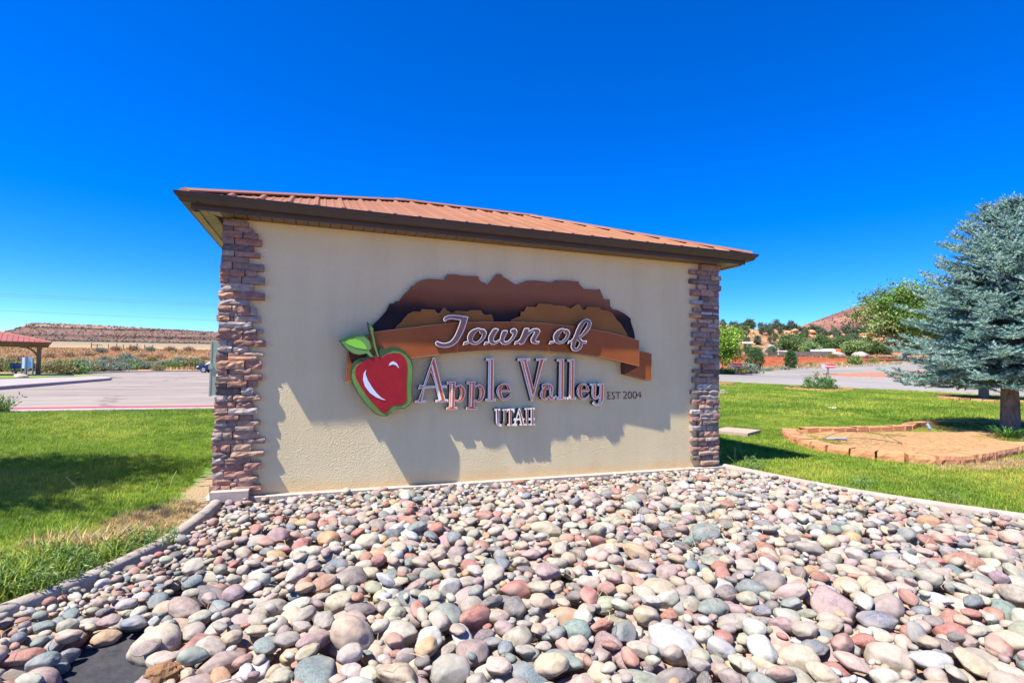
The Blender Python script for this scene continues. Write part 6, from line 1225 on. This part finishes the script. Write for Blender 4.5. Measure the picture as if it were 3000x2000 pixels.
planter('block_planter', 'tan block ring just right of the stone pillar at the far lawn edge', ring(20.4, 17.2, .9, .8), hr, .9)
STRAW = M('straw_soil', lin(192,154,104), lin(164,122,80), scale=9., rough=.95, bump=.8, bscale=50, bdist=.03, stretch=(1, 2.5, 1))
fill = [(p[0]+.1, p[1]) for p in front[1:7]]+[(p[0], p[1]+.1) for p in front[7:]]+[(p[0], p[1]-.06) for p in back[::-1]]
drape('planter_soil', fill, STRAW, .035, .4, lambda x, y: .05*noise.noise((x*1.3, y*1.3, 0))+.05*ss(2.2, 0, abs(x-10.3))*ss(1.3, 0, abs(y-.7)), kind='structure')
drape('planter_soil', ring(23.6, 6.9, 1.4, 1.2)[:-1], M('dark_mulch', lin(92,74,58), lin(70,54,44), scale=12., rough=.95), .03, 1., hr, kind='structure')
drape('planter_soil', ring(22.6, 12.95, 1.45, 1.05)[:-1], MATS['straw_soil'], .03, 1., hr, kind='structure')
sw = MB()
for q in range(1500):
    x = random.uniform(7.9, 14.6); y = random.uniform(-.5, 1.85)
    if random.random() < .35: x, y = random.gauss(8.9, .4), random.gauss(.9, .35)
    if y < -.5+.35*max(0, 9-x) or (x < 8.35 and y > 1.3): continue
    a = random.uniform(0, 6.28); L_ = random.uniform(.05, .16); dx, dy = math.cos(a)*L_, math.sin(a)*L_; z = .06+.05*ss(2.2, 0, abs(x-10.3))*ss(1.3, 0, abs(y-.7)); w = .004
    k_ = len(sw.V); sw.V += [(x-dy*w/L_, y+dx*w/L_, z), (x+dy*w/L_, y-dx*w/L_, z), (x+dx, y+dy, z+random.uniform(0, .04))]; sw.F.append((k_, k_+1, k_+2))
sw.build('straw', M('straw_blade', lin(184,158,108), lin(156,124,84), scale=3., rough=.9), kind='stuff', label='loose straw lying in the spruce planter', category='straw')
wl = MB(); wl.tube([(9.0+.55*math.cos(t)*(1+.1*math.sin(3*t)), .85+.5*math.sin(t), .11+.05*math.sin(2*t)) for t in np.linspace(0, 5.2, 26)]+[(9.9, 1.1, .1), (10.15, .95, .09)], .004, 5)
tag(wl.build('drip_line', M('black_hose', lin(36,34,34), rough=.5)), 'thin black drip line looped on the straw in the planter', 'hose')
def pipe(name, label, a, b, r, col):
    m_ = MB(); a, b = Vector(a), Vector(b); c_ = a+(b-a)*.75
    m_.tube([a, c_], [r, r], 10); m_.tube([c_, c_+(b-a)*.02, b-(b-a)*.02, b], [r, r*1.25, r*1.25, r*1.1], 10); return tag(m_.build(name, M(name+'_mat', lin(*col), rough=.4)), label, 'pipe')
pipe('blue_pipe', 'short blue and white pipe leaning on the back planter blocks', (12.02, 1.7, .06), (12.22, 1.87, .13), .02, (120,150,206))
pipe('grey_pipe', 'short grey irrigation pipe lying at the left tip of the planter', (8.35, .95, .1), (8.62, .82, .11), .02, (150,150,154))
sl = MB(); sl.box((-.36, -.3, 0), (.36, .3, .1)); o = sl.build('concrete_slab', M('slab_concrete', lin(160,138,120), lin(172,152,134), scale=5., rough=.9, bump=.2), loc=(7.88, 2.35, -.02)); o.rotation_euler = (0, 0, .5); tag(o, 'flat square concrete slab on the lawn right of the pillar', 'slab')
def crumple(name, label, loc, s, seed, mat):
    n = 9; V = [((i/(n-1)-.5)*s+.012*noise.noise((i, j, seed)), (j/(n-1)-.5)*s*.8, .012+s*.16*(noise.noise((i*.45, j*.45, seed))+.6*noise.noise((i*1.1, j*1.1, seed+4)))) for j in range(n) for i in range(n)]
    F = [(j*n+i, j*n+i+1, (j+1)*n+i+1, (j+1)*n+i) for j in range(n-1) for i in range(n-1)]
    me = mesh(name, V, F); o = obj(name, me, mat, None, loc); sd = o.modifiers.new('thickness', 'SOLIDIFY'); sd.thickness = .001; return tag(o, label, 'litter')
PRINT = M('printed_wrapper', lin(226,222,220), lin(196,140,140), scale=38., rough=.5)
crumple('crumpled_wrapper', 'crumpled printed wrapper caught in the weeds at the left edge', (-.66, -1.72, .02), .13, 3, PRINT)
crumple('paper_scrap', 'white paper scrap on the right lawn beyond the planter', (14.4, 5.67, .1), .2, 8, M('paper', lin(232,232,234), rough=.6))

# ------------------------------------------------------------------ entrance signs
def entrance(label, loc, rz):
    T = thing('entrance_sign', label, 'sign', loc, rz, 'red entrance signs by the road')
    PST = M('sign_post', lin(110,112,118), rough=.5)
    MB().box((-.06, -.05, -.1), (.06, .05, .62)).build('post', PST, T)
    MB().box((-.49, -.09, .56), (.49, .09, .9)).build('sign_box', M('sign_grey', lin(176,178,186), rough=.45), T)
    MB().box((-.24, -.1, .575), (.485, -.091, .885)).build('red_panel', M('sign_red', lin(196,24,36), rough=.4), T)
    cu = bpy.data.curves.new('Entrance', 'FONT'); cu.body = 'Entrance'; cu.size = .19; cu.extrude = .003; cu.align_x = 'CENTER'; cu.align_y = 'CENTER'; cu.offset = .004
    to = bpy.data.objects.new('tmp', cu); COL.objects.link(to); dg = bpy.context.evaluated_depsgraph_get(); me = bpy.data.meshes.new_from_object(to.evaluated_get(dg)); bpy.data.objects.remove(to); me.materials.clear()
    o = obj('lettering', me, M('sign_white', lin(240,240,240), rough=.4), T, (.12, -.104, .73)); o.rotation_euler = (math.pi/2, 0, 0); return T
rzv = -math.atan2(FX, FY)
entrance('red entrance sign on the tip of the gravel island', (41.16, 27.47, hgt(41.16, 27.47)+.08), rzv-.35)
entrance('red entrance sign in front of the sagebrush beside the pillar', (*xy(45.5, pvx(2156)*45.5), hgt(*xy(45.5, pvx(2156)*45.5))+.1), rzv-.3)

# ------------------------------------------------------------------ picnic shelter on the left
WOOD = M('stained_wood', lin(150,112,78), lin(126,92,62), scale=3., rough=.8, bump=.3, bscale=20, stretch=(1, 1, .2))
PV = thing('picnic_shelter', 'wooden picnic shelter with a red hip roof at the left edge', 'shelter', (-22.35, 45.6, hgt(-18.7, 44.1)+.1), math.radians(21.6))
EH = 2.45; hw = 3.4
for sx in (-1, 1):
    for sy in (-1, 1):
        p = MB(); px, py = sx*2.75, sy*2.75
        for a in (-.13, .02): p.box((px+a, py-.12, 0), (px+a+.11, py+.12, EH)) if False else None
        p.box((px-.14, py-.14, 0), (px-.01, py+.14, EH-.2)); p.box((px+.01, py-.14, 0), (px+.14, py+.14, EH-.2)); p.box((px-.01, py-.11, 0), (px+.01, py+.11, EH-.25)); p.build('post', WOOD, PV)
        MB().box((px-.17, py-.17, -.12), (px+.17, py+.17, .16)).build('post_base', M('galvanised', lin(150,156,160), rough=.5), PV)
        for ax in (0, 1):       # curved knee braces
            q = MB(); pts = []
            for t in np.linspace(0, 1, 7):
                s_ = 1.15*(math.sin(t*1.57)); z_ = EH-.28-1.15*(1-(1-math.cos(t*1.57)))
                off = 1.15*(1-math.cos(t*1.57)); z_ = EH-1.4+1.2*math.sin(t*1.57)
                pts.append((px-sx*off, py, z_) if ax == 0 else (px, py-sy*off, z_))
            q.tube(pts, .085, 4); q.build('brace', WOOD, PV)
for sy in (-1, 1):
    MB().box((-3.3, sy*2.75-.1, EH-.22), (3.3, sy*2.75+.1, EH)).build('beam', WOOD, PV); MB().box((sy*2.75-.1, -2.64, EH-.2), (sy*2.75+.1, 2.64, EH-.02)).build('beam', WOOD, PV)
r = [(-hw, -hw, EH+.1), (hw, -hw, EH+.1), (hw, hw, EH+.1), (-hw, hw, EH+.1), (-.4, 0, EH+.85), (.4, 0, EH+.85)]
RS = obj('roof', mesh('roof', r+[(a, b, c_-.1) for a, b, c_ in r[:4]], [(0,1,5,4),(1,2,5),(2,3,4,5),(3,0,4),(0,6,7,1),(1,7,8,2),(2,8,9,3),(3,9,6,0),(6,9,8,7)]), M('shelter_roof', lin(150,86,70), lin(158,96,80), scale=2., rough=.5), PV)
for i in range(22):
    x = -hw+.3*i+.15; t = hw-abs(x); t = min(t, hw)
    if t > .2: q = MB(); q.add([(x-.025, -hw-.01, EH+.105), (x+.025, -hw-.01, EH+.105), (x+.025, -hw+t*.95, EH+.105+t*.95*(.75/3.4)), (x-.025, -hw+t*.95, EH+.105+t*.95*(.75/3.4)), (x, -hw-.01, EH+.135), (x, -hw+t*.95, EH+.135+t*.95*(.75/3.4))], [(0, 4, 5, 3), (4, 1, 2, 5), (0, 1, 4), (3, 5, 2)]).build('roof_rib', MATS['shelter_roof'], RS)
for j, e in enumerate(r[:4]): MB().tube([e, r[4] if j in (0, 3) else r[5]], .07, 6).build('hip_cap', MATS['shelter_roof'], RS)
BLUE = M('blue_plastic', lin(38,62,128), rough=.45)
# information board, bench and boulder near it
IB = thing('information_board', 'two-panel pale blue board on a grey post in front of the shelter', 'board', (-18.75, 42.2, hgt(-18.75, 42.2)+.1), rzv+.1)
PB = M('board_blue', lin(150,176,214), lin(170,194,226), scale=3., rough=.35)
MB().box((-.06, -.06, -.1), (.06, .06, 1.45)).build('post', M('sign_post', lin(110,112,118)), IB)
for sg in (-1, 1):
    p = MB().box((-.2, -.02, .62), (.2, .02, 1.4)).build('panel', PB, IB, loc=(sg*.19, .06, 0)); p.rotation_euler = (0, 0, sg*.35)
    MB().box((-.03, -.03, -.1), (.03, .03, 1.35)).build('leg', M('sign_post', lin(110,112,118)), IB, loc=(sg*.36, .12, 0))
BN = thing('park_bench', 'dark blue bench under the shelter beside its post', 'bench', (-19.3, 43.4, hgt(-19.3, 43.4)+.12), rzv+1.2)
q = MB()
for i in range(4): q.box((-.75, -.2+i*.11, .42), (.75, -.1+i*.11, .46))
q.build('seat', BLUE, BN); q = MB()
for i in range(3): q.box((-.75, .27+i*.04, .58+i*.13), (.75, .31+i*.04, .69+i*.13))
q.build('backrest', BLUE, BN)
for sx in (-.5, .5):
    q = MB(); q.tube([(sx, 0, -.05), (sx, 0, .42), (sx, .22, .46), (sx, .3, .62), (sx, .38, .95)], .035, 6); q.build('leg', M('bench_steel', lin(34,40,60), rough=.5), BN)
P, F = pebble(3, 311, 1.); o = obj('landscape_boulder', mesh('landscape_boulder', P*np.array([.42, .36, .2]), F, True), M('pale_boulder', lin(206,182,166), lin(180,152,136), scale=4., rough=.9, bump=.5, bscale=12, bdist=.04), None, (-17.55, 38.7, hgt(-17.5, 38.7)+.24)); tag(o, 'pale boulder at the foot of the blue board on the walkway', 'boulder')

# ------------------------------------------------------------------ dark blue car at the far kerb
CR = thing('parked_car', 'dark blue car parked at the far kerb, mostly hidden by the pillar', 'car', (-10.0, 64.6, hgt(-10, 64.6)), rzv+.15)
CP = M('car_paint', lin(30,44,84), rough=.25, spec=.6); GLS = M('car_glass', lin(26,32,40), rough=.08, spec=.7)
prof_ = [(-2.1, .32), (-2.15, .6), (-2.0, .82), (-1.3, .94), (-.75, 1.36), (.1, 1.48), (1.0, 1.42), (1.75, 1.02), (2.1, .95), (2.2, .6), (2.1, .32)]
V = []; F = []; n = len(prof_); secs = [(-.88, .94), (-.8, 1.), (-.5, 1.02), (0, 1.03), (.5, 1.02), (.8, 1.), (.88, .94)]
for yy, k_ in secs:
    for x, z in prof_:
        tz = .78 if z > 1 else 1
        V.append((x*(1 if k_ > .95 else .985), yy*(tz if z > 1.1 else 1), z*(k_ if z > .5 else 1)))
for i in range(len(secs)-1):
    for k_ in range(n): q_ = (k_+1) % n; F.append((i*n+k_, i*n+q_, (i+1)*n+q_, (i+1)*n+k_))
F += [tuple(range(n))[::-1], tuple((len(secs)-1)*n+k_ for k_ in range(n))]
obj('body', mesh('body', V, F), CP, CR)
for sy in (-1, 1):
    MB().prism([(-.72, 1.0), (-.5, 1.3), (.1, 1.38), (.15, 1.0)], sy*.885-.012*(sy < 0), sy*.885+.012*(sy > 0)).build('window', GLS, CR); MB().prism([(.25, 1.0), (.2, 1.38), (.9, 1.33), (1.35, 1.03)], sy*.885-.012*(sy < 0), sy*.885+.012*(sy > 0)).build('window', GLS, CR)
    for sx in (-1.35, 1.35):
        w = MB(); w.tube([(sx, sy*.7, .33), (sx, sy*.72, .33), (sx, sy*.9, .33), (sx, sy*.92, .33)], [.26, .33, .33, .28], 18); Wt = w.build('wheel', M('tyre', lin(24,24,26), rough=.9), CR)
        w = MB(); w.tube([(sx, sy*.915, .33), (sx, sy*.93, .33)], [.23, .2], 14); w.build('rim', M('alloy', lin(190,194,200), rough=.3, metal=.8), Wt)
    MB().prism([(-2.17, .62), (-2.05, .8), (-1.85, .8), (-1.95, .62)], sy*.72-.17, sy*.72+.17).build('headlight', M('lamp_glass', lin(214,220,226), rough=.1, spec=.6), CR)

# ------------------------------------------------------------------ things beyond the red bank on the right
def place(px, u): x, y = xy(u, pvx(px)*u); return x, y, hgt(x, y)
SH = thing('flat_roof_shelter', 'flat white-roofed shelter on thin posts with a stone base, beside the pillar', 'shelter', place(2168, 92), rzv-.4); SH.scale = (1.2, 1.2, 1.1)
STN = M('tan_masonry', lin(190,146,122), lin(168,122,100), scale=3., rough=.9, bump=.4, bscale=8, bdist=.05); DK = M('dark_steel', lin(60,52,48), rough=.6)
MB().box((-1.75, -1.3, 1.9), (1.75, 1.3, 2.16)).build('roof', M('white_roof', lin(226,216,206), rough=.6), SH)
for sx in (-.85, .7):
    for sy in (-.9, .9): MB().box((sx-.05, sy-.05, -.2), (sx+.05, sy+.05, 1.9)).build('post', DK, SH)
MB().box((-1.1, -.8, -.2), (.25, .8, .85)).build('stone_base', STN, SH); MB().box((-1.15, -.85, .85), (.3, .85, .97)).build('counter', M('counter_red', lin(126,72,62), rough=.7), SH); MB().box((.3, -.7, -.2), (.72, .5, .6)).build('stone_pier', STN, SH)
HS = thing('lilac_roof_house', 'small house with a pale lilac metal roof among the trees', 'house', place(2262, 108), rzv+.9); HS.scale = (.45, .45, .5)
MB().box((-2.6, -2, -.3), (2.6, 2, 2.6)).build('wall', M('house_wall', lin(176,166,150), rough=.9), HS)
q = MB(); q.add([(-3, -2.5, 2.5), (3, -2.5, 2.5), (3, 0, 4.6), (-3, 0, 4.6), (3, 2.5, 2.5), (-3, 2.5, 2.5), (-3, -2.5, 2.4), (3, -2.5, 2.4), (3, 2.5, 2.4), (-3, 2.5, 2.4)], [(0, 1, 2, 3), (3, 2, 4, 5), (0, 3, 5, 9, 6), (1, 7, 8, 4, 2), (0, 6, 7, 1), (5, 4, 8, 9)]); q.build('roof', M('lilac_roof', lin(196,188,214), rough=.5), HS)
for sx in (-1.3, 1.2): MB().box((sx-.45, -2.03, 1.0), (sx+.45, -2.005, 2.0)).build('window', M('dark_window', lin(40,44,50), rough=.1), HS)
TR = thing('white_trailer', 'long white-roofed mobile home with an orange-red end above the bank', 'mobile home', place(2430, 97), rzv-.25)
MB().box((-3.3, -1.4, -.1), (3.2, 1.4, 1.0)).build('wall', M('trailer_wall', lin(122,110,104), lin(104,94,90), scale=2., rough=.8), TR)
def barrel(x0_, x1_, name, mat, zt=1.5):
    V = []; n = 9
    for x in (x0_, x1_):
        for i in range(n): t = math.pi*i/(n-1); V.append((x, -1.55*math.cos(t), 1.0+(zt-1.0)*math.sin(t)))
    F = [(i, i+1, n+i+1, n+i) for i in range(n-1)]+[tuple(range(n))[::-1], tuple(range(n, 2*n)), (0, n, 2*n-1, n-1)]
    return MB().add(V, F).build(name, mat, TR)
barrel(-3.4, .6, 'roof', M('trailer_white', lin(236,236,240), rough=.5)); barrel(.605, 2.1, 'red_roof_section', M('trailer_red', lin(206,84,60), rough=.6), 1.52); barrel(2.105, 3.3, 'roof', MATS['trailer_white'], 1.48)
for sx in (-2.2, -.6, 1.4): MB().box((sx-.4, -1.425, .35), (sx+.4, -1.405, .85)).build('window', MATS['dark_window'], TR)
OS = thing('open_shed', 'small white open shed left of the grey fence', 'shed', place(2292, 95), rzv-.3)
MB().box((-.75, -.6, .85), (.75, .6, 1.05)).build('roof', M('white_roof', lin(226,216,206)), OS); MB().box((-.7, .4, -.2), (.7, .5, .85)).build('back_wall', M('house_wall', lin(176,166,150)), OS)
for sx in (-.7, .6): MB().box((sx, -.55, -.2), (sx+.1, -.45, .85)).build('post', MATS['white_roof'], OS)
FN = thing('grey_board_fence', 'low weathered grey board fence on top of the red bank', 'fence', place(2355, 91), rzv-.2)
WG = M('weathered_board', lin(122,112,106), lin(98,88,84), scale=3., rough=.95, stretch=(1, 1, .3))
for i in range(26):
    x = -3.9+i*.3; MB().box((x, -.02, -.3), (x+.27, .02, .88+random.uniform(-.03, .03))).build('board', WG, FN)
for zz in (.2, .7): MB().box((-3.9, .021, zz), (3.9, .06, zz+.09)).build('rail', WG, FN)
PF = thing('picket_fence', 'thin grey picket fence between the house and the board fence', 'fence', place(2270, 90), rzv-.2)
for i in range(34):
    x = -2.9+i*.17; MB().box((x, -.015, -.3), (x+.06, .015, .9+random.uniform(-.25, .25))).build('picket', WG, PF)
for zz in (.2, .6): MB().box((-2.9, .016, zz), (2.9, .045, zz+.06)).build('rail', WG, PF)
LR = [(2215, 92, .9, 'pale low boulder wall heap left of the picket fence'), (2455, 92, 1.1, 'grey rounded tarp-covered heap right of the trailer'), (2520, 90, 1.2, 'large pale grey boulder on top of the bank under the cottonwood')]
for px, u, s, lb in LR:
    x, y, z = place(px, u); P, F = pebble(3, px, 1.); o = obj('bank_boulder', mesh('bank_boulder', P*np.array([1.3, 1, .7])*s, F, True), M('grey_boulder', lin(186,172,164), lin(156,140,132), scale=1.5, rough=.95), None, (x, y, z+.2)); tag(o, lb, 'boulder')
LPp = thing('light_pole', 'slim pole with a white lamp head left of the cottonwood', 'lamp post', place(2498, 94), 0)
q = MB(); q.tube([(0, 0, -.3), (0, 0, 2.6)], .06, 8); q.build('pole', DK, LPp); MB().box((-.1, -.2, 2.6), (.22, .2, 2.9)).build('lamp_head', M('white_roof', lin(226,216,206)), LPp)
# wire fence posts on the plain behind the left bank
for i, px in enumerate((268, 285, 318, 342, 362, 384, 402, 424, 448)):
    u = 122+i*1.2; x, y, z = place(px, u); q = MB(); q.box((-.07, -.07, -.3), (.07, .07, 1.15+.3*(i % 3 == 0)))
    T = thing('fence_post', f'weathered fence post on the dry plain, {ordn(i)} from the left', 'post', (x, y, z), random.uniform(0, 1), 'fence posts on the plain'); q.build('post', M('old_post', lin(120,98,80), rough=.95), T)
    if i == 0: MB().tube([(0, 0, .9), (2.8, .4, 1.0)], .06, 6).build('fallen_rail', M('old_post', lin(120,98,80)), T)
# overhead lines crossing the sky on the left
for i, (z0, z1) in enumerate(((8.25, 7.0), (7.95, 6.8), (6.15, 5.25))):
    a = Vector((*xy(60, -2.2*60), z0+2.4)); b = Vector((*xy(60, .2*60), z1-1.05)); q = MB(); pts = []
    for t in np.linspace(0, 1, 25): p = a.lerp(b, t); p.z -= 1.2*4*t*(1-t)*0+.0; pts.append(p)
    tag(q.tube(pts, .011, 5, False).build('overhead_wire', M('wire', lin(70,76,90), rough=.6)), ('highest', 'middle', 'lowest')[i]+' of the three overhead wires across the left sky', 'wire', 'overhead wires')
